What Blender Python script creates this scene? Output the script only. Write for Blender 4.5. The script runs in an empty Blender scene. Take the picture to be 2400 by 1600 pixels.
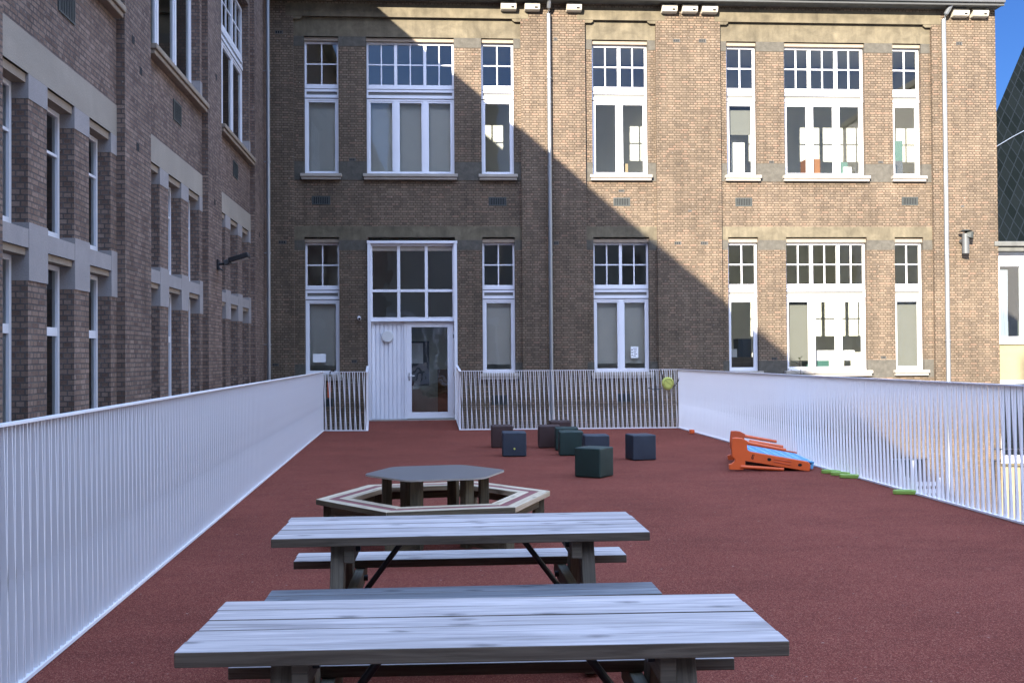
import bpy, math, random
from math import radians, sin, cos, pi
from mathutils import Vector, Matrix
random.seed(7)
sc = bpy.context.scene
COL = sc.collection

# ------------------------------------------------------------ camera
cam = bpy.data.objects.new('camera', bpy.data.cameras.new('camera'))
COL.objects.link(cam)
cam.matrix_world = Matrix.Translation((0, 0, 1.6)) @ Matrix.Rotation(-0.0847, 4, 'Z') @ Matrix.Rotation(pi/2 + 0.01486, 4, 'X') @ Matrix.Rotation(-0.00724, 4, 'Z')
cam.data.sensor_width = 36.0
cam.data.lens = 36.0
cam.data.clip_start = 0.05
cam.data.clip_end = 2000
sc.camera = cam

# ------------------------------------------------------------ sky, sun, exposure
SUN = Vector((0.50, 1.0, -0.42)).normalized()          # direction the light travels
elev = math.asin(-SUN.z)
azim = math.atan2(-SUN.x, -SUN.y) % (2*pi)
world = bpy.data.worlds.new('World'); sc.world = world
world.use_nodes = True
wn = world.node_tree
sky = wn.nodes.new('ShaderNodeTexSky'); sky.sky_type = 'NISHITA'
sky.sun_disc = False; sky.sun_elevation = elev; sky.sun_rotation = azim
sky.air_density = 1.0; sky.dust_density = 0.6; sky.ozone_density = 2.2
# sky darkened low down, brightened overhead as added fill for the shade
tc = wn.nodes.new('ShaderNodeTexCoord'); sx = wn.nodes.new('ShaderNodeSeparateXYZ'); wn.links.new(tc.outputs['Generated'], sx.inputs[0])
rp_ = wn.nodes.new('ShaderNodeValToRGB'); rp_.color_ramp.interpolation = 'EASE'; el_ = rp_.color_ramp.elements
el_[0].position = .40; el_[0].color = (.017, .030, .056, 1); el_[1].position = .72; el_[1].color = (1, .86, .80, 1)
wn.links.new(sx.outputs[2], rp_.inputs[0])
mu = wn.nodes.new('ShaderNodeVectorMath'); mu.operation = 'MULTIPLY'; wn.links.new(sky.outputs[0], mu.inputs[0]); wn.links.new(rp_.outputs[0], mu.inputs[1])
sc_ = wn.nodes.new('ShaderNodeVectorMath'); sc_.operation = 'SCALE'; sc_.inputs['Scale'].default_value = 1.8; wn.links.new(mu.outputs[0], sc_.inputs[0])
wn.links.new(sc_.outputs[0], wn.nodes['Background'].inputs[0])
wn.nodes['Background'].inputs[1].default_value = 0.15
sl = bpy.data.lights.new('sun', 'SUN'); sl.energy = 2.0; sl.angle = radians(0.5); sl.color = (1.0, 0.92, 0.80)
so = bpy.data.objects.new('sun', sl); COL.objects.link(so)
so.rotation_euler = SUN.to_track_quat('-Z', 'Y').to_euler()
sc.view_settings.view_transform = 'Standard'; sc.view_settings.look = 'None'
sc.view_settings.exposure = 3.2; sc.view_settings.gamma = 1.0

# ------------------------------------------------------------ materials
class NT:
    def __init__(s, name):
        s.m = bpy.data.materials.new(name); s.m.use_nodes = True
        s.t = s.m.node_tree; s.b = s.t.nodes['Principled BSDF']
        s.uv = s.n('ShaderNodeTexCoord').outputs['UV']
        s.oi = s.n('ShaderNodeObjectInfo').outputs['Random']
    def n(s, k, **kw):
        x = s.t.nodes.new(k)
        for a, v in kw.items(): setattr(x, a, v)
        return x
    def l(s, a, b): s.t.links.new(a, b)
    def mapping(s, scale, src=None, rot=0, loc=(0, 0, 0)):
        x = s.n('ShaderNodeMapping'); x.inputs['Scale'].default_value = scale
        x.inputs['Rotation'].default_value = (0, 0, rot); x.inputs['Location'].default_value = loc
        s.l(src or s.uv, x.inputs[0]); return x.outputs[0]
    def noise(s, vec, scale, detail=4, rough=.55, dist=0):
        x = s.n('ShaderNodeTexNoise'); x.inputs['Scale'].default_value = scale; x.inputs['Detail'].default_value = detail
        x.inputs['Roughness'].default_value = rough; x.inputs['Distortion'].default_value = dist
        s.l(vec, x.inputs['Vector']); return x.outputs['Fac']
    def ramp(s, fac, stops):
        x = s.n('ShaderNodeValToRGB'); e = x.color_ramp.elements
        while len(e) < len(stops): e.new(.5)
        for i, (p, c) in enumerate(stops):
            e[i].position = p; e[i].color = (c[0], c[1], c[2], 1) if hasattr(c, '__len__') else (c, c, c, 1)
        s.l(fac, x.inputs[0]); return x.outputs[0]
    def mix(s, fac, a, b, mode='MIX'):
        x = s.n('ShaderNodeMix', data_type='RGBA', blend_type=mode)
        for i, v in ((0, fac), (6, a), (7, b)):
            if isinstance(v, (int, float)): x.inputs[i].default_value = v if i == 0 else (v, v, v, 1)
            elif isinstance(v, tuple): x.inputs[i].default_value = (*v, 1)
            else: s.l(v, x.inputs[i])
        return x.outputs[2]
    def math(s, op, a, b=0.):
        x = s.n('ShaderNodeMath', operation=op)
        for i, v in enumerate((a, b)):
            if isinstance(v, (int, float)): x.inputs[i].default_value = v
            else: s.l(v, x.inputs[i])
        return x.outputs[0]
    def bump(s, h, dist, strength=1.):
        x = s.n('ShaderNodeBump'); x.inputs['Distance'].default_value = dist; x.inputs['Strength'].default_value = strength
        s.l(h, x.inputs['Height']); s.l(x.outputs[0], s.b.inputs['Normal']); return x
    def out(s, col, rough=.6, metal=0., spec=None):
        if isinstance(col, tuple): s.b.inputs['Base Color'].default_value = (*col, 1)
        else: s.l(col, s.b.inputs['Base Color'])
        if isinstance(rough, float): s.b.inputs['Roughness'].default_value = rough
        else: s.l(rough, s.b.inputs['Roughness'])
        s.b.inputs['Metallic'].default_value = metal
        if spec is not None: s.b.inputs['Specular IOR Level'].default_value = spec
        return s.m

def m_paint(name, col, rough=.45, var=.06, bump=.0004, metal=0., scale=3.):
    t = NT(name)
    n = t.noise(t.uv, scale, 5)
    c = t.mix(1.0, t.ramp(n, [(.3, 1 - var), (.7, 1.)]), col, 'MULTIPLY')
    t.bump(t.noise(t.uv, 120, 2), bump)
    return t.out(c, rough, metal)

def m_brick(name, stops, mortar, mortar_size=.0085):
    t = NT(name)
    v = t.mix(.012, t.uv, t.n('ShaderNodeTexNoise').outputs['Color'])
    wob = t.n('ShaderNodeTexNoise'); wob.inputs['Scale'].default_value = 9; t.l(t.uv, wob.inputs['Vector'])
    v = t.mix(.006, t.uv, wob.outputs['Color'])
    b = t.n('ShaderNodeTexBrick', offset=.5, offset_frequency=2, squash=.5, squash_frequency=2)
    b.inputs['Color1'].default_value = (0, 0, 0, 1); b.inputs['Color2'].default_value = (1, 1, 1, 1)
    b.inputs['Mortar'].default_value = (.5, .5, .5, 1)
    b.inputs['Scale'].default_value = 1; b.inputs['Mortar Size'].default_value = mortar_size
    b.inputs['Mortar Smooth'].default_value = .25
    b.inputs['Brick Width'].default_value = .172; b.inputs['Row Height'].default_value = .0575
    t.l(v, b.inputs['Vector'])
    big = t.noise(t.uv, .55, 5, .6)
    mid = t.noise(t.mapping((4, 14, 1)), 1.0, 3)
    val = t.math('ADD', t.math('MULTIPLY', b.outputs['Color'], .78), t.math('MULTIPLY', mid, .24))
    c = t.ramp(val, stops)
    c = t.mix(1.0, c, t.ramp(t.noise(t.uv, 45, 3, .7), [(.25, .72), (.75, 1.18)]), 'MULTIPLY')
    mc = t.mix(t.ramp(t.noise(t.uv, 3.5, 3), [(.4, 0.), (.65, 1.)]), mortar, tuple(x*1.5 for x in mortar))
    c = t.mix(b.outputs['Fac'], c, mc)
    c = t.mix(1.0, c, t.ramp(big, [(.3, .80), (.7, 1.12)]), 'MULTIPLY')
    c = t.mix(1.0, c, t.ramp(t.noise(t.mapping((3.2, .28, 1)), 1., 5, .65), [(.32, .80), (.60, 1.04)]), 'MULTIPLY')
    # efflorescence and soot
    c = t.mix(t.math('MULTIPLY', t.ramp(t.noise(t.uv, 26, 2, .4), [(.70, 0.), (.76, 1.)]), .35), c, (.55, .5, .44))
    h = t.math('SUBTRACT', t.math('ADD', t.math('MULTIPLY', t.noise(t.uv, 60, 3, .6), .35), t.math('MULTIPLY', b.outputs['Color'], .25)), b.outputs['Fac'])
    t.bump(h, .012, .9)
    return t.out(c, .92, spec=.25)

def m_stone(name, col, var=.25, sc_=2.5, streak=True):
    t = NT(name)
    c = t.mix(1.0, t.ramp(t.noise(t.uv, sc_, 7, .65, .5), [(.28, 1 - var), (.5, .97), (.74, 1 + var)]), col, 'MULTIPLY')
    if streak:
        c = t.mix(1.0, c, t.ramp(t.noise(t.mapping((5, .6, 1)), 1.5, 4, .6), [(.3, .8), (.65, 1.06)]), 'MULTIPLY')
    c = t.mix(1.0, c, t.ramp(t.noise(t.uv, 70, 2), [(.3, .9), (.7, 1.08)]), 'MULTIPLY')
    t.bump(t.noise(t.uv, 40, 5, .7), .004, .8)
    return t.out(c, .88, spec=.3)

def m_wood(name, base, dark, grain=1., knots=True, rough=.7, bevar=.25):
    t = NT(name)
    off = t.n('ShaderNodeCombineXYZ'); t.l(t.math('MULTIPLY', t.oi, 37.), off.inputs[0]); t.l(t.math('MULTIPLY', t.oi, 11.), off.inputs[1])
    ad = t.n('ShaderNodeVectorMath', operation='ADD'); t.l(t.uv, ad.inputs[0]); t.l(off.outputs[0], ad.inputs[1])
    uv = ad.outputs[0]
    g1 = t.noise(t.mapping((1.2, 26, 1), uv), 1.6, 6, .6, 1.2)
    g2 = t.noise(t.mapping((3, 130, 1), uv), 1., 3, .6)
    c = t.mix(t.ramp(g1, [(.34, 1.), (.62, 0.)]), base, dark)
    c = t.mix(1.0, c, t.ramp(g2, [(.3, .86), (.7, 1.05)]), 'MULTIPLY')
    c = t.mix(1.0, c, t.ramp(t.noise(t.mapping((.8, 7, 1), uv), 1., 2), [(.3, 1 - bevar), (.7, 1.05)]), 'MULTIPLY')
    c = t.mix(1.0, c, t.ramp(t.noise(t.mapping((.12, .5, 1), uv), 1., 1), [(.35, .80), (.65, 1.10)]), 'MULTIPLY')
    if knots:
        vo = t.n('ShaderNodeTexVoronoi'); vo.inputs['Scale'].default_value = 1.; vo.voronoi_dimensions = '2D'
        t.l(t.mapping((3.0, 8., 1), uv), vo.inputs['Vector'])
        k = t.math('ADD', vo.outputs['Distance'], t.math('MULTIPLY', t.noise(uv, 30, 2), .10))
        kk = t.ramp(k, [(.08, 1.), (.15, .6), (.24, 0.)])
        s2 = t.n('ShaderNodeSeparateColor'); t.l(vo.outputs['Color'], s2.inputs[0])
        sel = t.math('GREATER_THAN', s2.outputs[0], .5)
        c = t.mix(t.math('MULTIPLY', t.math('MULTIPLY', kk, sel), .75), c, tuple(x*.35 for x in dark))
    t.bump(t.math('ADD', g2, g1), .0016, .7)
    return t.out(c, rough, spec=.35)

def m_floor():
    t = NT('red_rubber')
    g = t.n('ShaderNodeTexVoronoi'); g.inputs['Scale'].default_value = 190; t.l(t.uv, g.inputs['Vector'])
    s2 = t.n('ShaderNodeSeparateColor'); t.l(g.outputs['Color'], s2.inputs[0])
    c = t.ramp(s2.outputs[0], [(0., (0.102, 0.026, 0.019)), (.5, (0.160, 0.041, 0.028)), (.85, (0.214, 0.062, 0.042)), (1., (0.319, 0.132, 0.091))])
    c = t.mix(1.0, c, t.ramp(t.noise(t.uv, .7, 6, .65), [(.3, .84), (.7, 1.14)]), 'MULTIPLY')
    c = t.mix(1.0, c, t.ramp(t.noise(t.mapping((1, 3.5, 1)), 1.4, 5, .6), [(.3, .93), (.7, 1.07)]), 'MULTIPLY')
    c = t.mix(t.math('MULTIPLY', t.ramp(t.noise(t.mapping((1.6, 9, 1)), 1.3, 4, .6), [(.70, 0.), (.76, 1.)]), .5), c, (.27, .115, .09))
    c = t.mix(t.ramp(t.noise(t.uv, 23, 1, .3), [(.77, 0.), (.80, .45)]), c, (.38, .3, .26))
    t.bump(g.outputs['Distance'], .003, .8)
    return t.out(c, .95, spec=.08)

def m_glass(name, refl=.16, wav=.0012, tint=(.86, .9, .88)):
    t = NT(name)
    t.t.nodes.remove(t.b)
    o = t.t.nodes['Material Output']
    g = t.n('ShaderNodeBsdfGlossy'); g.inputs['Roughness'].default_value = .0
    tr = t.n('ShaderNodeBsdfTransparent'); tr.inputs[0].default_value = (*tint, 1)
    bp = t.n('ShaderNodeBump'); bp.inputs['Distance'].default_value = wav
    t.l(t.noise(t.uv, 2.2, 1), bp.inputs['Height']); t.l(bp.outputs[0], g.inputs['Normal'])
    fr = t.n('ShaderNodeFresnel'); fr.inputs[0].default_value = 1.45
    f = t.math('ADD', fr.outputs[0], refl)
    mx = t.n('ShaderNodeMixShader'); t.l(f, mx.inputs[0]); t.l(tr.outputs[0], mx.inputs[1]); t.l(g.outputs[0], mx.inputs[2])
    t.l(mx.outputs[0], o.inputs[0])
    return t.m

def m_slate():
    t = NT('slate_tiles')
    v = t.mapping((1, 1, 1), t.mapping((1, .55, 1)), pi/4)
    b = t.n('ShaderNodeTexBrick', offset=0., squash=1.)
    b.inputs['Color1'].default_value = (.0, .0, .0, 1); b.inputs['Color2'].default_value = (1, 1, 1, 1); b.inputs['Mortar'].default_value = (0, 0, 0, 1)
    b.inputs['Scale'].default_value = 1; b.inputs['Mortar Size'].default_value = .012
    b.inputs['Brick Width'].default_value = .19; b.inputs['Row Height'].default_value = .19; t.l(v, b.inputs['Vector'])
    c = t.ramp(b.outputs['Color'], [(0., (.004, .006, .0065)), (1., (.0065, .009, .010))])
    c = t.mix(b.outputs['Fac'], c, (.012, .016, .02))
    sx = t.n('ShaderNodeSeparateXYZ'); t.l(v, sx.inputs[0])
    hx = t.math('FRACT', t.math('DIVIDE', sx.outputs[0], .19)); hy = t.math('FRACT', t.math('DIVIDE', sx.outputs[1], .19))
    h = t.math('SUBTRACT', t.math('MULTIPLY', t.math('ADD', hx, hy), -.5), b.outputs['Fac'])
    t.bump(h, .04, 1.)
    return t.out(c, .85, spec=.02)

M = {}
M['brick'] = m_brick('brick', [(.05, (0.109, 0.084, 0.061)), (.25, (0.141, 0.106, 0.076)), (.5, (0.171, 0.129, 0.090)), (.72, (0.192, 0.144, 0.102)), (.9, (0.215, 0.143, 0.100)), (1., (0.235, 0.187, 0.133))], (.066, .048, .031))
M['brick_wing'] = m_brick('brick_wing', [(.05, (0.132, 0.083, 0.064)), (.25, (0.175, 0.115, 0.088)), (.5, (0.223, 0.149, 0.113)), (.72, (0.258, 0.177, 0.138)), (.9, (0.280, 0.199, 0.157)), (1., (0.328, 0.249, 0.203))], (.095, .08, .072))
M['sandstone'] = m_stone('sandstone', (.132, .110, .072), .4)
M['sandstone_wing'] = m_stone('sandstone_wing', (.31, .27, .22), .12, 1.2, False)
M['bluestone'] = m_stone('bluestone', (.085, .077, .062), .3, 8, False)
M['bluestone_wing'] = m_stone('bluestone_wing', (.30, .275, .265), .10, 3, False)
M['sill'] = m_stone('sill_stone', (.34, .305, .26), .12, 4, False)
M['lintel'] = m_stone('lintel_concrete', (.28, .225, .17), .15, 6, False)
M['white'] = m_paint('white_paint', (.72, .72, .75), .4, .04)
M['rail'] = m_paint('rail_white', (.84, .82, .83), .42, .05, .0002)
M['seam'] = m_paint('frame_seam', (.05, .05, .06), .6)  # dark colour painted as shade in the window frame gaps
M['vent_strip'] = m_paint('vent_strip', (.17, .165, .15), .5)
M['plaster'] = m_paint('plaster', (.70, .69, .62), .9, .04)
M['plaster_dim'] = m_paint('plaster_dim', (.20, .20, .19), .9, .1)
M['blind_sun'] = m_paint('blind_sun', (.13, .13, .115), .9, .05)  # copy of the blind colour, darkened where sun falls on it
M['blind'] = m_paint('blind', (.78, .76, .68), .9, .05)
M['grille'] = m_paint('grille_metal', (.045, .05, .045), .6, .2)
M['vent_dark'] = m_paint('vent_brick', (.09, .085, .075), .9, .3)
M['black'] = m_paint('black_metal', (.018, .018, .020), .45, .2)
M['hollow'] = m_paint('hollow', (.006, .006, .006), .9, .1)
M['zinc'] = m_paint('zinc', (.33, .345, .36), .42, .12, .0004, .75, 2.)
M['zinc_dull'] = m_paint('zinc_dull', (.11, .112, .112), .55, .15, .0004, .3)
M['steel'] = m_paint('steel', (.55, .55, .55), .3, .05, .0001, 1.)
M['floor'] = m_floor()
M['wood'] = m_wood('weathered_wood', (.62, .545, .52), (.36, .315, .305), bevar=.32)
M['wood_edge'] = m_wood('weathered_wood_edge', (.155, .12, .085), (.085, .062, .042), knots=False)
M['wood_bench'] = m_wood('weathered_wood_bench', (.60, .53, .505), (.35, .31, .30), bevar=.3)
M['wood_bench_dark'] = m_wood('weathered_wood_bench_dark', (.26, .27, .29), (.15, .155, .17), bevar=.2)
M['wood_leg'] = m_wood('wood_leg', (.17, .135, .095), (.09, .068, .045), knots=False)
M['pine'] = m_wood('pine', (.62, .50, .35), (.44, .33, .21), bevar=.1)
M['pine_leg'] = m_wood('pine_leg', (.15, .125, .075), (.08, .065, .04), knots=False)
M['red_strip'] = m_paint('red_strip', (.22, .065, .06), .8, .15)
M['hpl'] = m_paint('laminate_top', (.115, .100, .095), .38, .08, .0002)
M['hpl_edge'] = m_paint('laminate_edge', (.35, .31, .26), .5)
M['glass'] = m_glass('glass', .06, .0012, (.94,.96,.94))
M['glass_top'] = m_glass('glass_top', .15, .0006, (.78,.80,.80))
M['glass_low'] = m_glass('glass_low', .07, .0015, (.96,.98,.94))
M['glass_dark'] = m_glass('glass_dark', .12, .002, (.6, .68, .64))
M['glass_old'] = m_glass('glass_old', .13, .0035, (.93, .97, .93))
M['slate'] = m_slate()
M['render'] = m_stone('render_beige', (.27, .225, .13), .08, 2, False)
M['side_render'] = m_stone('side_render', (.82, .78, .70), .08, 2, False)  # very pale so the added right-hand block bounces light
M['rear_render'] = m_stone('rear_render', (.34, .33, .30), .08, 1, False)
M['moulding'] = m_stone('moulding', (.12, .12, .11), .2, 3)
M['curtain'] = m_paint('curtain', (.62, .60, .74), .9, .05)
M['paper'] = m_paint('paper', (.8, .8, .8), .8, .02)
M['ink'] = m_paint('ink', (.12, .12, .13), .8, .02)
M['orange'] = m_paint('orange_plastic', (.74, .125, .026), .42, .12)
M['orange_dark'] = m_paint('orange_plastic_dark', (.58, .09, .02), .4, .1)
M['blue'] = m_paint('blue_plastic', (.13, .42, .72), .3, .1)
M['blue_dark'] = m_paint('blue_plastic_dark', (.01, .06, .16), .5, .1)
M['green_lime'] = m_paint('lime_plastic', (.26, .44, .08), .45, .1)
M['yellow'] = m_paint('yellow_vinyl', (.55, .58, .13), .5, .15)
M['yellow_dark'] = m_paint('yellow_seam', (.22, .22, .04), .6, .1)
for k, c in (('cube_brown', (.042, .019, .016)), ('cube_navy', (.025, .036, .052)), ('cube_green', (.009, .030, .024))):
    M[k] = m_paint(k, c, .62, .22, .0010, 0., 5.)
M['ground'] = m_stone('courtyard_ground', (.25, .24, .22), .15, 1., False)
M['roof'] = m_stone('roof_felt', (.12, .12, .12), .2, 1., False)
M['leaf'] = m_paint('leaf', (.07, .12, .03), .6, .3)
M['bark'] = m_paint('bark', (.12, .09, .06), .9, .3)
M['cardboard'] = m_paint('cardboard', (.25, .19, .10), .9, .1)
M['cabinet'] = m_paint('cabinet_orange', (.20, .08, .02), .6, .1)
M['teal'] = m_paint('teal', (.03, .10, .085), .6, .1)
M['box_cream'] = m_paint('nest_box_cream', (.50, .46, .38), .7, .1)
M['lamp_disc'] = m_paint('lamp_disc', (.62, .62, .60), .4, .02)

# ------------------------------------------------------------ mesh builder
class MB:
    def __init__(s): s.v = []; s.f = []; s.uv = []; s.mi = []; s.mats = []; s.sm = []
    def mat(s, k):
        if k not in s.mats: s.mats.append(k)
        return s.mats.index(k)
    def face(s, pts, uvs, k, smooth=False):
        i = len(s.v); s.v += [tuple(p) for p in pts]; s.f.append(tuple(range(i, i+len(pts)))); s.uv += uvs; s.mi.append(s.mat(k)); s.sm.append(smooth)
    def quad(s, pts, k, uvs=None):
        if uvs is None:
            a = Vector(pts[1]) - Vector(pts[0]); b = Vector(pts[-1]) - Vector(pts[0]); n = a.cross(b)
            j = max(range(3), key=lambda q: abs(n[q]))
            uvs = [((p[1], p[2]), (p[0], p[2]), (p[0], p[1]))[j] for p in pts]
        s.face(pts, uvs, k)
    def box(s, x0, x1, y0, y1, z0, z1, k, m=None, grain=None, uo=(0, 0), top=None):
        P = [(x, y, z) for x in (x0, x1) for y in (y0, y1) for z in (z0, z1)]
        F = [((0, 1, 3, 2), 0), ((4, 6, 7, 5), 0), ((0, 4, 5, 1), 1), ((2, 3, 7, 6), 1), ((0, 2, 6, 4), 2), ((1, 5, 7, 3), 2)]
        for idx, ax in F:
            pts = [P[i] for i in idx]
            if grain is None: uvs = [((p[1], p[2]), (p[0], p[2]), (p[0], p[1]))[ax] for p in pts]
            else:
                o = [a for a in range(3) if a != grain]
                if ax == grain: uvs = [(p[o[0]]*.3, p[o[1]]) for p in pts]
                else:
                    c = [a for a in o if a != ax][0]; uvs = [(p[grain], p[c]) for p in pts]
            uvs = [(u+uo[0], v+uo[1]) for u, v in uvs]
            if m is not None: pts = [m @ Vector(p) for p in pts]
            s.face(pts, uvs, (top if (top and idx == (1, 5, 7, 3)) else k))
    def tube(s, pts, r, k, n=10, cap=True):
        pts = [Vector(p) for p in pts]; rings = []
        for i, p in enumerate(pts):
            d = (pts[min(i+1, len(pts)-1)] - pts[max(i-1, 0)]).normalized()
            a = d.cross(Vector((0, 0, 1)));
            if a.length < .01: a = Vector((1, 0, 0))
            a.normalize(); b = d.cross(a); rr = r[i] if hasattr(r, '__len__') else r
            rings.append([p + (a*cos(2*pi*j/n) + b*sin(2*pi*j/n))*rr for j in range(n)])
        L = 0
        for i in range(len(pts)-1):
            l = (pts[i+1]-pts[i]).length
            for j in range(n):
                q = (j+1) % n
                s.face([rings[i][j], rings[i][q], rings[i+1][q], rings[i+1][j]], [(L, j*.03), (L, (j+1)*.03), (L+l, (j+1)*.03), (L+l, j*.03)], k, True)
            L += l
        if cap:
            s.face(rings[0][::-1], [(0, 0)]*n, k); s.face(rings[-1], [(0, 0)]*n, k)
    def prism(s, poly, h0, h1, k, m=None, side=None, axis=2):
        def P(p, h):
            q = Vector((p[0], p[1], h)) if axis == 2 else Vector((p[0], h, p[1]))
            return m @ q if m is not None else q
        n = len(poly)
        s.face([P(p, h1) for p in poly], [tuple(p) for p in poly], k)
        s.face([P(p, h0) for p in poly][::-1], [tuple(p) for p in poly][::-1], side or k)
        for i in range(n):
            a, b = poly[i], poly[(i+1) % n]
            l = math.dist(a, b)
            s.face([P(a, h0), P(b, h0), P(b, h1), P(a, h1)], [(0, h0), (l, h0), (l, h1), (0, h1)], side or k)
    def build(s, name, parent=None, bevel=0., loc=None, rz=None):
        me = bpy.data.meshes.new(name); me.from_pydata(s.v, [], s.f)
        u = me.uv_layers.new(name='UVMap')
        u.data.foreach_set('uv', [c for t in s.uv for c in t])
        for k in s.mats: me.materials.append(M[k])
        me.polygons.foreach_set('material_index', s.mi)
        me.polygons.foreach_set('use_smooth', s.sm)
        me.update()
        o = bpy.data.objects.new(name, me); COL.objects.link(o)
        if parent: o.parent = parent
        if loc is not None: o.location = loc
        if rz is not None: o.rotation_euler = (0, 0, rz)
        if bevel:
            import bmesh
            bm = bmesh.new(); bm.from_mesh(me); bmesh.ops.remove_doubles(bm, verts=bm.verts, dist=1e-5)
            bmesh.ops.recalc_face_normals(bm, faces=bm.faces); bm.to_mesh(me); bm.free()
            b = o.modifiers.new('bevel', 'BEVEL'); b.width = bevel; b.segments = 2; b.limit_method = 'ANGLE'; b.angle_limit = radians(40)
            b.harden_normals = False
        return o

def tag(o, label=None, cat=None, group=None, kind=None):
    if label: o['label'] = label
    if cat: o['category'] = cat
    if group: o['group'] = group
    if kind: o['kind'] = kind
    return o
def empty(name, loc=(0, 0, 0), rz=0., **kw):
    o = bpy.data.objects.new(name, None); COL.objects.link(o); o.location = loc; o.rotation_euler = (0, 0, rz)
    o.empty_display_size = .1
    return tag(o, **kw)
def copy_tree(o, parent=None):
    c = o.copy(); COL.objects.link(c); c.parent = parent
    for ch in [q for q in o.children]: copy_tree(ch, c)
    return c

def wall(mb, u0, u1, z0, z1, y, holes, k, depth=0., flip=False, rk=None):
    us = sorted({u0, u1, *[min(max(h[i], u0), u1) for h in holes for i in (0, 1)]})
    zs = sorted({z0, z1, *[min(max(h[i], z0), z1) for h in holes for i in (2, 3)]})
    for a, b in zip(us, us[1:]):
        for c, d in zip(zs, zs[1:]):
            m, n = (a+b)/2, (c+d)/2
            if any(h[0] < m < h[1] and h[2] < n < h[3] for h in holes): continue
            P = [(a, y, c), (b, y, c), (b, y, d), (a, y, d)]
            mb.quad(P[::-1] if flip else P, k)
    if depth:
        rk = rk or k
        for a, b, c, d in holes:
            a, b, c, d = max(a, u0), min(b, u1), max(c, z0), min(d, z1)
            if a >= b or c >= d: continue
            e = y + depth
            mb.quad([(a, y, c), (a, y, d), (a, e, d), (a, e, c)], rk)
            mb.quad([(b, y, c), (b, e, c), (b, e, d), (b, y, d)], rk)
            if d < z1: mb.quad([(a, y, d), (b, y, d), (b, e, d), (a, e, d)], rk)
            if c > z0: mb.quad([(a, y, c), (a, e, c), (b, e, c), (b, y, c)], rk)

# ------------------------------------------------------------ a school window: frame > panes, sill
def window(parent, u0, u1, zb, zt, n, y, sill=True, vz=None, glass='glass', gtop='glass_top', old=False):
    """y = front plane of frame; zt top; vent strip below vz"""
    f = MB(); K = 'white'; D = .07
    vz = vz if vz is not None else zt - 1.13
    topb = zt - 1.02                          # bottom of the top glass
    def bar(a, b, c, d, dy=0., dd=D): f.box(a, b, y+dy, y+dd, c, d, K)
    # outer frame, upper
    bar(u0, u0+.045, topb-.02, zt); bar(u1-.045, u1, topb-.02, zt); bar(u0+.045, u1-.045, zt-.05, zt); bar(u0, u1, topb-.09, topb-.02, -.004)
    w = (u1-u0)/n
    panes = []
    for i in range(n):
        a = u0 + i*w + (.0 if i else .0); b = a + w
        if i: bar(a-.035, a+.035, topb-.02, zt-.05, -.003)
        ga, gb = a + (.035 if i else .045), b - (.035 if i < n-1 else .045)
        bar(ga, gb, topb-.02, topb+.012, .006)
        zm = (topb + zt - .03)/2; um = (ga+gb)/2
        bar(ga, um-.014, zm-.014, zm+.014, .022, .05); bar(um+.014, gb, zm-.014, zm+.014, .022, .05); bar(um-.014, um+.014, topb+.012, zt-.05, .020, .052)
        panes.append((ga, gb, topb+.012, zt-.05, gtop))
    # vent panel
    bar(u0, u1, vz-.055, vz, -.012); bar(u0, u1, vz-.205, vz-.135, -.018); bar(u0, u0+.04, vz-.135, vz-.055, -.008); bar(u1-.04, u1, vz-.135, vz-.055, -.008)
    f.box(u0+.04, u1-.04, y+.02, y+.05, vz-.135, vz-.055, 'vent_strip')
    f.box(u0+.01, u1-.01, y+.02, y+.05, topb-.12, topb-.09, 'seam'); f.box(u0+.01, u1-.01, y+.02, y+.05, vz-.225, vz-.205, 'seam')  # dark strips paint the shadow lines between the frame bars
    # lower frame
    lt = vz-.225
    bar(u0, u1, lt-.04, lt); bar(u0, u0+.05, zb+.045, lt-.04); bar(u1-.05, u1, zb+.045, lt-.04); bar(u0, u1, zb, zb+.045, -.006)
    for i in range(n):
        a = u0 + i*w; b = a + w
        if i: bar(a-.045, a+.045, zb+.045, lt-.04, -.002)
        ga, gb = a + (.045 if i else .05), b - (.045 if i < n-1 else .05)
        s = .042
        bar(ga, gb, lt-.04-s, lt-.04, .012); bar(ga, gb, zb+.045, zb+.045+s, .012)
        bar(ga, ga+s, zb+.045+s, lt-.04-s, .012); bar(gb-s, gb, zb+.045+s, lt-.04-s, .012)
        panes.append((ga+s, gb-s, zb+.045+s, lt-.04-s, glass))
    fr = f.build('window', parent)
    for a, b, c, d, g in panes:
        p = MB(); p.quad([(a, y+.036, c), (b, y+.036, c), (b, y+.036, d), (a, y+.036, d)], g); p.build('pane', fr)
    return fr
def sill(parent, u0, u1, z0, z1, y0, y1, k='sill'):
    m = MB(); h = z1-z0
    m.box(u0, u1, y0, y1, z0+h*.45, z1, k); m.box(u0+.02, u1-.02, y0+.03, y1, z0, z0+h*.45, k)
    m.quad([(u0+.05, y1, z1+.001), (u1-.05, y1, z1+.001), (u1-.05, y1+.12, z1+.03), (u0+.05, y1+.12, z1+.03)], k)
    return m.build('sill', parent, bevel=.012)
def grille(parent, u0, u1, z0, z1, y):
    m = MB(); t = .022
    m.box(u0, u1, y-.012, y+.002, z0, z0+t, 'grille'); m.box(u0, u1, y-.012, y+.002, z1-t, z1, 'grille')
    m.box(u0, u0+t, y-.012, y+.002, z0+t, z1-t, 'grille'); m.box(u1-t, u1, y-.012, y+.002, z0+t, z1-t, 'grille')
    m.box(u0+t, u1-t, y-.003, y-.001, z0+t, z1-t, 'hollow')
    n = 9; w = (u1-u0-2*t)/n
    for i in range(n):
        a = u0+t+i*w+w*.25; m.box(a, a+w*.45, y-.010, y-.004, z0+t, z1-t, 'grille')
    return m.build('vent_grille', parent)

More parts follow.
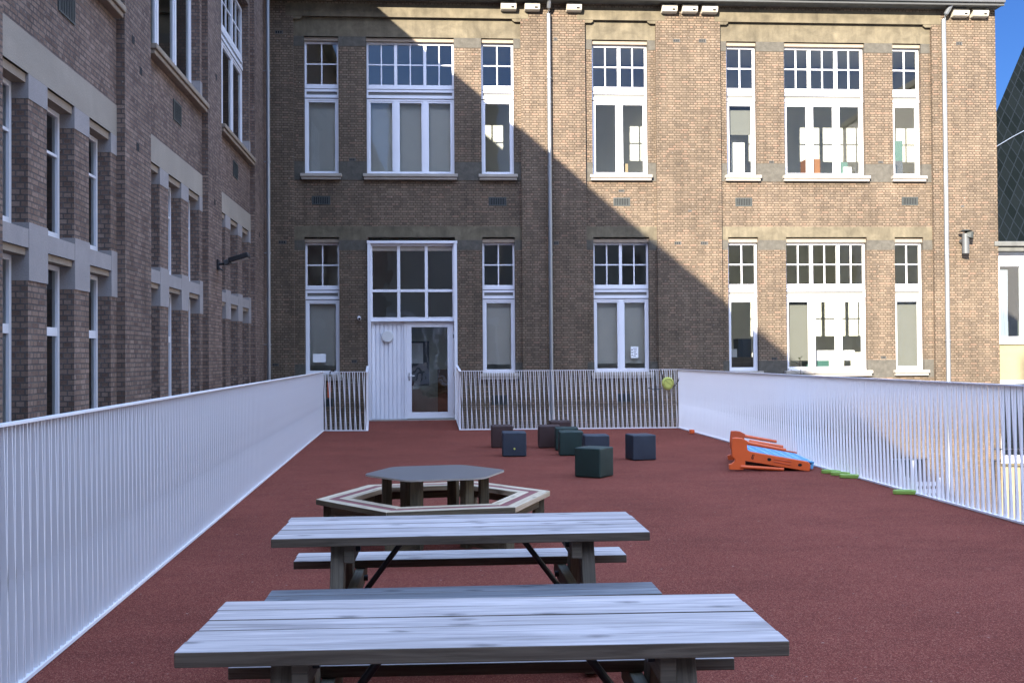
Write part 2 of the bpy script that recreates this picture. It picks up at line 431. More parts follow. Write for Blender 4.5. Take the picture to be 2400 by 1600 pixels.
# ------------------------------------------------------------ setting
g = MB(); g.quad([(-400, -400, -3.4), (400, -400, -3.4), (400, 400, -3.4), (-400, 400, -3.4)], 'ground')
tag(g.build('ground'), kind='structure')
def rail_x(y): return -2.2408 + (22.74-y)*0.01360       # line of the left railing
fl = MB()
for y0 in range(-11, 22, 3):
    y1 = min(y0+3, 22.0)
    fl.quad([(rail_x(y0)-.06, y0, 0), (5.60, y0, 0), (5.60, y1, 0), (rail_x(y1)-.06, y1, 0)], 'floor')
fl.face([(rail_x(22)-.06, 22, 0), (5.6, 22, 0), (5.62, 22.22, 0), (.76, 22.46, 0), (-1.26, 22.57, 0), (-2.30, 22.76, 0)],
        [(rail_x(22)-.06, 22), (5.6, 22), (5.62, 22.22), (.76, 22.46), (-1.26, 22.57), (-2.3, 22.76)], 'floor')
fl.quad([(-1.26, 22.57, 0), (.76, 22.46, 0), (.73, 24.30, .118), (-1.33, 24.33, .118)], 'floor')
fl.quad([(-2.3, -11, -.35), (-2.3, 22.7, -.35), (5.6, 22.2, -.35), (5.6, -11, -.35)], 'lintel')
fl.quad([(5.6, -11, -.35), (5.61, 22.2, -.35), (5.61, 22.2, 0), (5.6, -11, 0)], 'lintel')
fl.quad([(-2.25, 22.7, -.35), (5.6, 22.2, -.35), (5.61, 22.21, 0), (-2.29, 22.76, 0)], 'lintel')
tag(fl.build('floor'), kind='structure')

# ------------------------------------------------------------ main school building
ANG = -0.02007
OX, OY = -3.67, 24.342
def F2W(u, y, z):                                        # facade-local to world
    return Vector((OX + u*cos(ANG) - y*sin(ANG), OY + u*sin(ANG) + y*cos(ANG), z))
school = empty('school_building', (OX, OY, 0), ANG, label='tan brick school facade half in sun with white windows, facing the camera', cat='building')
GZ = -3.4; TOP = 10.05; R = .09; RV = .22
UE = 17.70
bays = [(.616, 5.985), (7.53, 9.25), (10.82, 16.08)]
wins = [[(.85, 1.66, 1), (2.31, 4.395, 3), (5.04, 5.82, 1)], [(7.705, 9.06, 2)], [(10.99, 11.73, 1), (12.42, 14.43, 3), (15.13, 15.85, 1)]]
b = MB()
wall(b, 0, UE, GZ, TOP, 0, [(a, c, GZ, 9.66) for a, c in bays], 'brick', R)
holes_all = []
for (a, c), ws in zip(bays, wins):
    hs = []
    for i, (u0, u1, n) in enumerate(ws):
        hs.append((u0, u1, 5.93, 9.205))
        if (u0, u1) == (2.31, 4.395): hs.append((2.34, 4.42, .125, 4.45))
        else: hs.append((u0, u1, 1.20, 4.45))
    if a > 10: hs += [(12.3, 13.2, -2.1, -.95), (15.0, 15.9, -2.1, -.95)]
    wall(b, a, c, GZ, 9.66, R, hs, 'brick', RV)
    holes_all += hs
# side, back and roof
b.quad([(UE, 0, GZ), (UE, 7, GZ), (UE, 7, TOP), (UE, 0, TOP)], 'brick')
b.quad([(0, 7, GZ), (0, 7, TOP), (UE, 7, TOP), (UE, 7, GZ)], 'brick')
b.quad([(0, 0, TOP), (UE, 0, TOP), (UE, 7, TOP), (0, 7, TOP)], 'roof')
b.build('wall', school)
# rooms
def room(parent, name, u0, u1, y0, y1, z0, z1, k, hs, parts=()):
    r = MB()
    wall(r, u0, u1, z0, z1, y0, [h for h in hs if h[2] >= z0-.3 and h[3] <= z1+.3], k, flip=True)
    r.quad([(u0, y1, z0), (u1, y1, z0), (u1, y1, z1), (u0, y1, z1)], k)
    r.quad([(u0, y0, z0), (u0, y1, z0), (u0, y1, z1), (u0, y0, z1)], k)
    r.quad([(u1, y0, z0), (u1, y1, z0), (u1, y1, z1), (u1, y0, z1)], k)
    r.quad([(u0, y0, z1), (u1, y0, z1), (u1, y1, z1), (u0, y1, z1)], k)
    r.quad([(u0, y0, z0), (u1, y0, z0), (u1, y1, z0), (u0, y1, z0)], 'plaster')
    for p in parts: r.box(p, p+.12, y0+.02, y1-.001, z0+.001, z1-.001, k)
    return r.build(name, parent)
room(school, 'room', .02, UE-.1, R+RV, 3.2, 5.0, 9.5, 'plaster', [h for h in holes_all if h[2] > 5], (6.7, 10.0))
room(school, 'room', .02, UE-.1, R+RV, 3.2, .10, 4.7, 'plaster', [h for h in holes_all if 0 < h[2] < 5], (4.75, 6.7, 10.0))
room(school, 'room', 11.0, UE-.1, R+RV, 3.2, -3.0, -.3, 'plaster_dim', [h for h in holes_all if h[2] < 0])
# stone bands
for (a, c), (p, q) in zip(bays, [(.44, 6.17), (7.34, 9.47), (10.69, 16.32)]):
    s = MB(); s.box(p, q, -.006, .04, 9.655, 9.955, 'sandstone')
    s.build('stone_band', school)
    for e, g_ in ((a, 1), (c, -1)):
        s = MB(); pr = [(e+g_*.001, 9.585), (e+g_*.15, 9.585), (e+g_*.20, 9.62), (e+g_*.20, 9.654), (e+g_*.001, 9.654)]
        s.prism(pr, .004, R, 'sandstone', axis=1); s.build('corbel', school)
for (a, c), ws in zip(bays, wins):
    for (lo, hi, pb, hz) in ((9.205, 9.654, 8.97, 9.205), (4.38, 4.705, 4.14, 4.45)):
        s = MB()
        if lo > 9: s.box(a+.001, c-.001, R-.005, R+.05, lo, hi, 'sandstone')
        else: wall(s, a+.001, c-.001, lo, hi, R-.005, [(u0, u1, lo, hz) for u0, u1, n in ws], 'sandstone', .05)
        s.build('stone_band', school)
        # blocks on the piers under the band and beside the sills
        edges = [a+.002] + [x for u0, u1, n in ws for x in (u0, u1)] + [c-.002]
        for i in range(0, len(edges), 2):
            e0, e1 = edges[i], edges[i+1]
            x0 = e0 - (.003 if i else 0); x1 = e1 + (.003 if i+2 < len(edges) else 0)
            sb = MB(); sb.box(x0, x1, R-.006, R+RV-.03, pb, lo-.002, 'bluestone'); sb.build('stone_block', school)
            lz = (5.80, 6.24) if lo > 9 else (1.03, 1.46)
            if not (lo < 9 and (abs(e0-4.395) < .01 or abs(e1-2.31) < .01)):
                sb = MB(); sb.box(x0, x1, R-.006, R+RV-.03, lz[0], lz[1], 'bluestone'); sb.build('stone_block', school)
    for (u0, u1, n) in ws:
        for zt, zb in ((9.11, 5.945), (4.325, 1.215)):
            if zt < 5 and n == 3 and u0 < 3: continue
            st = MB(); st.box(u0, u1, R+.045, R+RV-.01, zt+.0, zt+.088, 'lintel'); st.build('lintel', school, bevel=.006)
            w = window(school, u0+.004, u1-.004, zb, zt, n, R+.13, gtop='glass_top' if zt > 6 else 'glass_low')
            sill(school, u0-.075, u1+.075, zb-.145, zb-.005, R-.13, R+.10)
# basement windows
for u0 in (12.3, 15.0):
    w = MB()
    for x in (u0, u0+.29, u0+.58, u0+.86): w.box(x, x+.04, .25, .29, -2.1, -.95, 'white')
    w.box(u0+.04, u0+.86, .255, .285, -1.0, -.95, 'white')
    fr = w.build('window', school)
    p = MB(); p.quad([(u0+.04, .27, -2.1), (u0+.86, .27, -2.1), (u0+.86, .27, -1.0), (u0+.04, .27, -1.0)], 'glass_dark'); p.build('pane', fr)
# grilles
for u0, u1, z0, z1 in ((1.03, 1.46, 5.215, 5.42), (5.20, 5.625, 5.20, 5.405), (8.20, 8.605, 5.20, 5.40), (11.18, 11.595, 5.20, 5.405), (15.32, 15.73, 5.235, 5.435),
                       (1.12, 1.50, .455, .65), (5.24, 5.605, .46, .69), (8.255, 8.63, .50, .70), (12.9, 13.3, .46, .66)):
    grille(school, u0, u1, z0, z1, R)
def small_vent(u0, u1, z0, z1):
    y = R if any(a < u0 < c for a, c in bays) else 0
    v = MB(); v.box(u0, u1, y-.004, y+.01, z0, z1, 'vent_dark')
    for i in range(3): v.box(u0+.015+(u1-u0-.03)*i/3, u0+.015+(u1-u0-.03)*(i+.55)/3, y-.006, y, z0+.015, z1-.015, 'hollow')
    v.build('air_brick', school)
for r_ in [(1.9, 2.06, 6.25, 6.32), (0.2, 0.39, 9.22, 9.30), (9.67, 9.84, 9.14, 9.22), (10.30, 10.48, 9.14, 9.23), (8.33, 8.47, 5.535, 5.595), (10.0, 10.09, 5.05, 5.095), (16.70, 16.86, 9.155, 9.24), (12.02, 12.145, 6.245, 6.31), (14.74, 14.87, 6.255, 6.32), (16.77, 16.85, 5.175, 5.225), (6.78, 6.865, 9.14, 9.22), (6.735, 6.865, 4.255, 4.345), (9.66, 9.825, 4.255, 4.335), (10.295, 10.47, 4.255, 4.335), (0.265, 0.45, 4.28, 4.36), (0.105, 0.26, 1.42, 1.485), (1.94, 2.07, 1.48, 1.55), (12.03, 12.175, 1.475, 1.54), (14.75, 14.885, 1.48, 1.55)]:
    small_vent(*r_)
# gutter and soffit
s = MB(); s.box(-.1, UE+.02, -.30, 0.0, 10.04, 10.10, 'moulding'); s.build('soffit', school)
s = MB(); s.box(-.1, UE+.05, -.36, -.30, 10.02, 10.42, 'zinc_dull'); s.box(-.1, UE+.05, -.42, -.36, 10.08, 10.42, 'zinc_dull'); s.box(-.1, UE+.03, -.30, .6, 10.10, 10.42, 'zinc_dull')
s.build('gutter', school, bevel=.02)
# blinds, added fill panels and inner reveals
def blind_or_fill(u0, u1, z0, z1, y=.40, k='blind'):
    m = MB(); n = 6
    m.box(u0, u1, y, y+.01, z0, z1, k); m.box(u0, u1, y-.01, y+.03, z1, z1+.05, 'white')
    m.build('blind', school)
blind_or_fill(2.33, 2.99, 5.96, 7.66); blind_or_fill(3.02, 3.68, 5.96, 7.66); blind_or_fill(3.71, 4.37, 5.96, 7.69)
blind_or_fill(.87, 1.64, 6.0, 7.72)
blind_or_fill(12.44, 13.08, 1.45, 3.0, k='blind_sun'); blind_or_fill(15.15, 15.83, 1.3, 3.0, k='blind_sun'); blind_or_fill(.9, 1.63, 1.42, 2.9); blind_or_fill(5.07, 5.80, 1.42, 2.9); blind_or_fill(7.73, 8.36, 1.42, 2.9); blind_or_fill(8.40, 9.04, 1.42, 2.9); blind_or_fill(11.0, 11.72, 7.0, 7.7, k='blind_sun')  # added pale panels right of door and in two-light window stand in for reflections

# ---- door unit (part of the building)
dr = MB(); u0, u1, zb, zt = 2.345, 4.415, .12, 4.36
Y0 = R-.05; K = 'white'
dr.box(u0-.02, u0+.055, Y0, R+RV, zb+.01, zt-.06, K); dr.box(u1-.055, u1+.02, Y0, R+RV, zb+.01, zt-.06, K)
dr.box(u0-.03, u1+.03, Y0-.012, R+RV, zt-.06, zt, K)
IY = R+.03
a0, a1 = u0+.055, u1-.055
for c, d in ((4.24, 4.30), (3.15, 3.215), (2.47, 2.555)): dr.box(a0, a1, IY, IY+.08, c, d, K)
dr.box(a0, a1, IY-.03, IY+.0, 2.455, 2.475, K)
w3 = (a1-a0)/3
for i in range(4):
    x = a0+i*w3; h = .035
    dr.box(max(a0, x-h), min(a1, x+h), IY+.004, IY+.076, 2.555, 3.15, K); dr.box(max(a0, x-h), min(a1, x+h), IY+.004, IY+.076, 3.215, 4.24, K)
for i in range(3):
    dr.box(a0+i*w3+.036, a0+(i+1)*w3-.036, IY+.03, IY+.06, 4.13, 4.24, 'sill')
# boarded side panel
PY = R+.10
x = a0
while x < 3.16:
    e = min(x+.10, 3.175)
    dr.box(x+.012, e-.012, PY, PY+.03, zb+.02, 2.47, K); x = e
dr.box(a0, 3.175, PY+.03, PY+.06, zb+.02, 2.47, 'white')
dr.box(3.175, 3.225, PY-.02, PY+.05, zb+.02, 2.47, K)
dr.box(u0-.02, u1+.02, Y0-.05, Y0+.12, zb-.015, zb+.015, 'sill')
duf = dr.build('door_surround', school)
for i in range(3):
    for c, d in ((2.555, 3.15), (3.215, 4.13)):
        p = MB(); xa, xb = a0+i*w3+.036, a0+(i+1)*w3-.036
        p.quad([(xa, IY+.04, c), (xb, IY+.04, c), (xb, IY+.04, d), (xa, IY+.04, d)], 'glass_old'); p.build('pane', duf)
d = MB(); DY = PY-.012
da, db, dz0, dz1 = 3.228, 4.352, .155, 2.445
ga, gb, gz0, gz1 = 3.345, 4.20, .30, 2.32
d.box(da, ga, DY, DY+.06, dz0, dz1, K); d.box(gb, db, DY, DY+.06, dz0, dz1, K); d.box(ga, gb, DY, DY+.06, dz0, gz0, K); d.box(ga, gb, DY, DY+.06, gz1, dz1, K)
door = d.build('door', school)
p = MB(); p.quad([(ga, DY+.03, gz0), (gb, DY+.03, gz0), (gb, DY+.03, gz1), (ga, DY+.03, gz1)], 'glass_old'); p.build('pane', door)
h = MB(); h.box(3.275, 3.30, DY-.012, DY, 1.10, 1.24, 'steel'); h.tube([(3.287, DY-.01, 1.17), (3.287, DY-.06, 1.17), (3.42, DY-.065, 1.165)], .010, 'steel'); h.box(3.278, 3.297, DY-.014, DY-.012, 1.05, 1.09, 'hollow')
h.build('handle', door)
for z in (.32, 1.2, 2.1, 2.28):
    h = MB(); h.box(4.335, 4.358, DY-.018, DY, z-.045, z+.045, 'steel' if z != 2.1 else 'zinc_dull'); h.build('hinge', door)

# ---- things fixed on the facade
def fthing(mb, name, label, cat, group=None, bevel=0.):
    o = mb.build(name, None, bevel); o.location = (OX, OY, 0); o.rotation_euler = (0, 0, ANG)
    return tag(o, label, cat, group)
lamp = MB()
ring = [(2.78+.135*cos(2*pi*i/40), 2.10+.135*sin(2*pi*i/40)) for i in range(40)]
lamp.prism(ring, PY-.07, PY-.0, 'lamp_disc', axis=1)
fthing(lamp, 'wall_light', 'round white disc wall light on the white boarded panel beside the door', 'wall light', bevel=.01)
cm = MB(); cm.tube([(2.12, R, 2.55), (2.12, R-.06, 2.55)], .035, 'white', 14); cm.tube([(2.12, R-.05, 2.54), (2.135, R-.10, 2.515)], .042, 'white', 14)
cm.tube([(2.135, R-.098, 2.516), (2.14, R-.115, 2.508)], .028, 'hollow', 12)
fthing(cm, 'security_camera', 'small white round security camera on the brick left of the white door', 'camera')

def nest(u0, u1, z0, z1, label):
    m = MB(); w = u1-u0; D = .20
    prof = [(-.004, z0), (-.004, z1), (-D+.05, z1), (-D, z1-.07), (-D+.03, z0+.02), (-D+.07, z0)]
    n = len(prof)
    m.face([(u0, y, z) for y, z in prof], [p for p in prof], 'box_cream'); m.face([(u1, y, z) for y, z in prof][::-1], [p for p in prof][::-1], 'box_cream')
    for i in range(n):
        (ya, za), (yb, zb_) = prof[i], prof[(i+1) % n]
        m.face([(u0, ya, za), (u1, ya, za), (u1, yb, zb_), (u0, yb, zb_)], [(u0, za+ya), (u1, za+ya), (u1, zb_+yb), (u0, zb_+yb)], 'box_cream')
    o = empty('nest_box', (OX, OY, 0), ANG, label=label, cat='nest box', group='nest boxes under the eaves')
    m.build('box_body', o, bevel=.006)
    h = MB(); c = u1-.09
    h.box(c-.035, c+.035, -D+.006, -D+.03, z0+.045, z0+.075, 'hollow'); h.build('entrance_hole', o)
L = ['cream nest box left of the pair beside the middle drainpipe top', 'cream nest box directly left of the middle drainpipe under the eaves', 'cream nest box standing alone just right of the middle drainpipe',
     'left box of the cream trio under the eaves', 'middle box of the cream trio under the eaves', 'right box of the cream trio under the eaves',
     'cream nest box just right of the right drainpipe under the eaves', 'cream nest box nearest the outer corner of the facade']
for (u0, u1), lb in zip([(5.51, 5.88), (6.08, 6.44), (7.08, 7.44), (9.375, 9.745), (9.87, 10.24), (10.35, 10.73), (16.56, 16.96), (17.05, 17.45)], L):
    nest(u0, u1, 9.82, 10.01, lb)

def drainpipe(base, top, r, out, label, kink=None, dk='zinc'):
    o = empty('drainpipe', base, 0, label=label, cat='drainpipe')
    bx, by, bz = base
    H = top-bz
    pts = [(0, 0, 0), (0, 0, H)]
    if kink: pts = [(0, 0, 0), (0, 0, H-.35), (kink[0]*.3, kink[1]*.3, H-.22), (kink[0], kink[1], H)]
    m = MB(); m.tube(pts, r, dk, 16); m.build('pipe', o)
    z = 1.1; i = 0
    while z < H-.4:
        c = MB(); c.tube([(0, 0, z), (0, 0, z+.035)], r+.010, 'zinc', 16)
        c.box(-.012, .012, 0, .0, 0, 0, 'zinc')
        ox, oy = out
        c.tube([(0, 0, z+.017), (-ox*.1, -oy*.1, z+.017)], .012, 'zinc', 6)
        c.build('bracket', o); z += 2.1
    z = 2.3
    while z < H-.4:
        c = MB(); c.tube([(0, 0, z), (0, 0, z+.06)], r+.004, 'zinc', 16); c.build('socket_joint', o); z += 2.9
p = F2W(6.65, -.10, GZ); drainpipe(tuple(p), 10.1, .048, (0, -1), 'zinc drainpipe between the door bay and the single middle window bay', (0, -.2))
p = F2W(16.345, -.10, GZ); drainpipe(tuple(p), 10.1, .056, (0, -1), 'zinc drainpipe near the sunlit right corner of the facade', (.12, -.2))
drainpipe((OX+.10, 23.87, GZ), 11.6, .046, (1, 0), 'zinc drainpipe on the shaded left wing in the inner corner')

fl_ = empty('flue_pipe', (OX, OY, 0), ANG, label='short galvanised flue with a cowl cap sticking out of the sunlit wall', cat='flue')
m = MB(); uc = 16.76
m.tube([(uc, 0, 4.33), (uc, -.20, 4.33)], .06, 'zinc_dull', 14); m.tube([(uc, -.22, 4.02), (uc, -.22, 4.50)], .085, 'zinc_dull', 20); m.build('flue_body', fl_)
m = MB(); m.tube([(uc, -.22, 4.56), (uc, -.22, 4.60)], [.16, .05], 'grille', 20); m.tube([(uc+.06, -.22, 4.40), (uc+.10, -.22, 4.55)], [.12, .1], 'grille', 14)
m.tube([(uc-.05, -.22, 4.48), (uc-.05, -.22, 4.58)], .008, 'zinc', 6); m.tube([(uc+.05, -.22, 4.48), (uc+.05, -.22, 4.58)], .008, 'zinc', 6); m.build('cowl', fl_)

# papers, boxes and furniture seen in the windows
def ftag(mb, name, label, cat, group=None): return fthing(mb, name, label, cat, group)
m = MB(); m.box(1.02, 1.32, .245, .248, 1.50, 1.70, 'paper'); ftag(m, 'notice_sheet', 'blank white sheet on the window left of the door', 'notice')
m = MB(); m.box(8.62, 8.80, .245, .248, 1.55, 1.82, 'paper')
for i, (a, bb) in enumerate(((.06, .15), (.07, .14), (.06, .13), (.08, .15), (.06, .12))): m.box(8.62+a, 8.62+bb, .242, .2445, 1.77-i*.045, 1.785-i*.045, 'ink')
for i in range(3): m.box(8.635, 8.665, .242, .2445, 1.60+i*.065, 1.63+i*.065, 'ink')
ftag(m, 'notice_sheet', 'printed notice sheet on the right pane of the lower two-light window', 'notice')
m = MB(); m.box(8.40, 8.62, .40, .58, 5.95, 6.28, 'cardboard'); ftag(m, 'cardboard_box', 'pale cardboard box on the upstairs sill of the two-light window', 'box')
c = empty('cabinet', (OX, OY, 0), ANG, label='orange wooden cabinet behind the upper right three-light window', cat='cabinet')
m = MB(); m.box(13.05, 13.42, .42, .8, 5.0, 6.42, 'cabinet'); m.build('body', c, bevel=.01); m = MB(); m.box(13.07, 13.23, .405, .42, 5.1, 6.4, 'cabinet'); m.build('cabinet_door', c, bevel=.004); m = MB(); m.box(13.245, 13.40, .405, .42, 5.1, 6.4, 'cabinet'); m.build('cabinet_door', c, bevel=.004)
m = MB(); m.box(13.85, 14.12, .45, .75, 5.0, 6.35, 'teal'); m.box(14.0, 14.2, .40, .44, 5.9, 6.22, 'paper'); ftag(m, 'storage_unit', 'teal storage unit behind the right pane of the upper three-light window', 'cupboard')
m = MB(); m.box(11.25, 11.6, .7, .9, 5.0, 7.0, 'plaster'); ftag(m, 'white_board', 'white standing board behind the upper narrow window beside the middle pilaster', 'board')
m = MB(); m.box(15.2, 15.55, .5, .8, 5.0, 6.4, 'cube_navy'); m.box(15.2, 15.55, .5, .8, 6.4, 6.9, 'teal'); ftag(m, 'cupboard', 'blue cupboard behind the upper window nearest the right drainpipe', 'cupboard')
m = MB(); m.box(11.05, 11.7, .5, .9, .1, 1.55, 'wood_leg'); m.box(11.08, 11.3, .5, .9, 1.55, 1.75, 'paper'); m.box(11.33, 11.66, .5, .9, 1.55, 2.0, 'cube_navy'); ftag(m, 'shelf_unit', 'low shelf with boxes behind the lower narrow window beside the middle pilaster', 'shelf')
m = MB(); m.box(13.1, 13.65, .6, 1.0, .1, 1.45, 'teal'); m.box(13.15, 14.3, .6, 1.0, 1.45, 1.70, 'white'); ftag(m, 'counter', 'teal and white counter behind the lower three-light window', 'counter')
m = MB(); m.box(3.3, 3.75, 1.0, 1.1, .9, 2.0, 'cube_navy'); m.box(3.3, 3.6, .97, .99, 1.45, 1.95, 'paper'); m.box(3.95, 4.5, 1.6, 1.9, .15, 1.3, 'cabinet'); ftag(m, 'display_board', 'dark display board standing inside behind the glazed door', 'board')

# ------------------------------------------------------------ left wing
wing = empty('school_wing', (OX, 0, 0), pi/2, label='shaded brick school wing running along the left side', cat='building')
WT = 11.75; WR = .10; WRV = .22
fes = [3.20, 8.05, 12.93, 17.80, 22.63]
w = MB()
wall(w, -26, 24.34, GZ, WT, 0, [(f-3.66, f, GZ, 9.75) for f in fes], 'brick_wing', WR)
whs = []
for f in fes:
    hs = [(f-3.45, f-.16, 5.93, 9.25)]
    for k in (-.24, -1.53, -2.82):
        hs += [(f+k-.80, f+k, 2.85, 4.34), (f+k-.80, f+k, .85, 2.67)]
    wall(w, f-3.66, f, GZ, 9.75, WR, hs, 'brick_wing', WRV)
    whs += hs
w.quad([(-26, 0, WT), (24.34, 0, WT), (24.34, 8, WT), (-26, 8, WT)], 'roof')
w.quad([(24.34, 0, GZ), (24.34, 8, GZ), (24.34, 8, WT), (24.34, 0, WT)], 'brick_wing')
w.quad([(-26, 8, GZ), (24.34, 8, GZ), (24.34, 8, WT), (-26, 8, WT)], 'brick_wing')
w.quad([(-26, 0, GZ), (-26, 8, GZ), (-26, 8, WT), (-26, 0, WT)], 'brick_wing')
w.build('wall', wing)
e = MB(); e.box(-26, 24.9, -.37, 0.0, WT-.02, WT+.0, 'moulding'); e.box(-26, 24.3, -.002, 8, WT, WT+.02, 'zinc_dull'); e.build('eave', wing)
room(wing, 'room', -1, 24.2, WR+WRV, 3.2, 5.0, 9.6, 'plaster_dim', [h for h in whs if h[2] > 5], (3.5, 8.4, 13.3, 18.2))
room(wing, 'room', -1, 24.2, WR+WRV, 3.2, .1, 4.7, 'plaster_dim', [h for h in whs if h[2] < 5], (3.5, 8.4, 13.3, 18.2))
for f in fes:
    s = MB()
    s.box(f-3.655, f-.005, WR-.006, WR+.06, 4.34, 4.72, 'sandstone_wing'); s.build('stone_band', wing)
    s = MB(); s.box(f-3.655, f-.005, WR-.008, WR+WRV, 2.67, 2.85, 'bluestone_wing'); s.build('stone_band', wing)
    ed = [f-3.654, f-3.62, f-2.82, f-2.33, f-1.53, f-1.04, f-.24, f-.006]
    for i in range(0, 8, 2):
        x0 = ed[i] - (.003 if i else 0); x1 = ed[i+1] + (.003 if i < 6 else 0)
        s = MB(); s.box(x0, x1, WR-.007, WR+WRV-.02, 4.10, 4.338, 'bluestone_wing'); s.build('stone_block', wing); s = MB(); s.box(x0, x1, WR-.012, WR+WRV-.02, 2.36, 2.668, 'bluestone_wing'); s.box(x0, x1, WR-.012, WR+WRV-.02, 2.852, 2.915, 'bluestone_wing')
        s.box(x0, x1, WR-.012, WR-.0075, 2.668, 2.852, 'bluestone_wing'); s.build('stone_block', wing)
    s = MB(); s.box(f-.163, f-.004, WR-.007, WR+WRV-.02, 5.93, 6.30, 'bluestone_wing')
    s.build('stone_block', wing)
    for z in (4.25, 2.60):
        for k in (-.24, -1.53, -2.82):
            s = MB(); s.box(f+k-.795, f+k-.005, WR+.02, WR+.17, z, z+.085, 'lintel'); s.build('lintel', wing)
    sill(wing, f-3.50, f-.05, 5.78, 5.925, WR-.14, WR+.1, 'lintel')
    grille(wing, f-2.02, f-1.52, 5.22, 5.53, WR)
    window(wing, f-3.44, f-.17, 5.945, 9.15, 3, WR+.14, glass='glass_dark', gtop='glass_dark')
    for k in (-.24, -1.53, -2.82):
        a, c = f+k-.795, f+k-.005
        for (zb, zt, zm, th) in ((2.87, 4.25, 3.78, .03), (.86, 2.60, 1.90, .09)):
            q = MB(); y = WR+.15
            q.box(a, a+.055, y, y+.06, zb, zt, 'white'); q.box(c-.055, c, y, y+.06, zb, zt, 'white'); q.box(a+.055, c-.055, y, y+.06, zt-.05, zt, 'white')
            q.box(a+.055, c-.055, y-.004, y+.06, zb, zb+.08, 'white'); q.box(a+.055, c-.055, y+.005, y+.055, zm-th/2, zm+th/2, 'white')
            fr = q.build('window', wing)
            g_ = MB(); g_.quad([(a+.055, y+.03, zb+.08), (c-.055, y+.03, zb+.08), (c-.055, y+.03, zt-.05), (a+.055, y+.03, zt-.05)], 'glass_dark'); g_.build('pane', fr)
for u, z in ((13.5, 4.33), (18.35, 4.35), (23.2, 4.35), (13.65, 5.35), (13.3, 5.65), (18.5, 6.6)):
    s = MB(); s.box(u-.06, u+.06, -.003, .01, z-.05, z+.05, 'hollow'); s.build('air_brick', wing)

# floodlight on the wing
fo = empty('floodlight', (OX, 18.55, 3.30), 0, label='black floodlight on a short arm fixed to the shaded wing pilaster', cat='floodlight')
m = MB(); m.box(0, .03, -.07, .07, -.12, .06, 'black'); m.tube([(.02, 0, -.02), (.16, 0, -.01)], .022, 'black', 10); m.tube([(.02, 0, -.08), (.10, 0, -.14)], .012, 'black', 8); m.build('bracket', fo)
m = MB(); mt = Matrix.Translation((.12, 0, .0)) @ Matrix.Rotation(radians(-17), 4, 'Y')
m.box(0, .10, -.06, .06, -.05, .045, 'zinc_dull', mt); m.box(.10, .46, -.13, .13, -.035, .055, 'black', mt); m.build('lamp_head', fo, bevel=.015)
m = MB(); m.box(.13, .43, -.10, .10, -.040, -.036, 'lamp_disc', mt); m.build('lens', fo)

# ------------------------------------------------------------ railings
def bar_mesh(h, dx, k='rail', t=.006, dep=.033):
    """flat bar along local z, leaning dx along local x from bottom to top"""
    m = MB(); x0 = .0; x1 = dx
    P = lambda x, y, z: (x + (x1 if z else 0), y, z*h)
    a, b_ = -t/2, t/2; c, d_ = -dep/2, dep/2
    Q = [[P(a, c, z), P(b_, c, z), P(b_, d_, z), P(a, d_, z)] for z in (0, 1)]
    for i in range(4):
        j = (i+1) % 4; m.face([Q[0][i], Q[0][j], Q[1][j], Q[1][i]], [(0, 0), (.04, 0), (.04, h), (0, h)], k)
    return m
def railing(label, path, ind_filter, pitch=.1, h=1.30, s=1, dep=.033, t=.006):
    """path of (x,y,z) corner points"""
    root = empty('railing', path[0], 0, label=label, cat='railing', group='white metal railings round the deck')
    ox, oy, oz = path[0]
    tr, br = MB(), MB()
    protoV = protoS = None; bars = []
    for (x0, y0, z0), (x1, y1, z1) in zip(path, path[1:]):
        L_ = math.hypot(x1-x0, y1-y0); ang = math.atan2(y1-y0, x1-x0)
        mt = Matrix.Translation((x0-ox, y0-oy, z0-oz)) @ Matrix.Rotation(ang, 4, 'Z') @ Matrix.Rotation(-math.atan2(z1-z0, L_), 4, 'Y')
        tr.box(-.02, L_+.02, -.026, .026, h-.012, h, 'rail', mt); br.box(0, L_, -.024, .024, .006, .026, 'rail', mt)
        n = int(L_/pitch)
        for i in range(n):
            tt = (i+.5)*L_/n; zz = z0 + (z1-z0)*tt/L_
            for kind, off in (('v', 0.), ('s', .032*s)):
                if not .01 < tt + off < L_-.01: continue
                bars.append((x0-ox+cos(ang)*(tt+off), y0-oy+sin(ang)*(tt+off), zz-oz+.02, ang, kind))
    tr.build('top_rail', root); br.build('bottom_rail', root)
    H = h-.032
    mv = bar_mesh(H, 0., dep=dep, t=t); ms = bar_mesh(H, -.078*s, dep=dep, t=t)
    near = [q for q in bars if ind_filter(q[0]+ox, q[1]+oy)]
    near.sort(key=lambda q: math.hypot(q[0]+ox, q[1]+oy)); near = near[:100]; ids = set(near)
    pv = ps = None
    for q in near:
        if q[4] == 'v':
            if pv is None: pv = mv.build('baluster', root); o = pv
            else: o = pv.copy(); COL.objects.link(o); o.parent = root
        else:
            if ps is None: ps = ms.build('baluster', root); o = ps
            else: o = ps.copy(); COL.objects.link(o); o.parent = root
        o.location = q[:3]; o.rotation_euler = (0, 0, q[3])
    rest = MB()
    for q in bars:
        if q in ids: continue
        src = mv if q[4] == 'v' else ms
        mt = Matrix.Translation(q[:3]) @ Matrix.Rotation(q[3], 4, 'Z'); k0 = len(rest.v)
        for i, fce in enumerate(src.f): rest.face([mt @ Vector(src.v[j]) for j in fce], [(0, 0), (.04, 0), (.04, H), (0, H)], 'rail')
    if rest.v: tag(rest.build('balusters', root), kind='stuff')
    return root
railing('long white railing along the left edge of the red deck', [(-2.2408, 22.74, 0), (rail_x(-11), -11, 0)], lambda x, y: y > 5.0, s=-1)
railing('short white railing between the left deck corner and the door', [(-2.2408, 22.74, 0), (-1.27, 22.575, 0), (-1.345, 24.22, .11)], lambda x, y: True, t=.010)
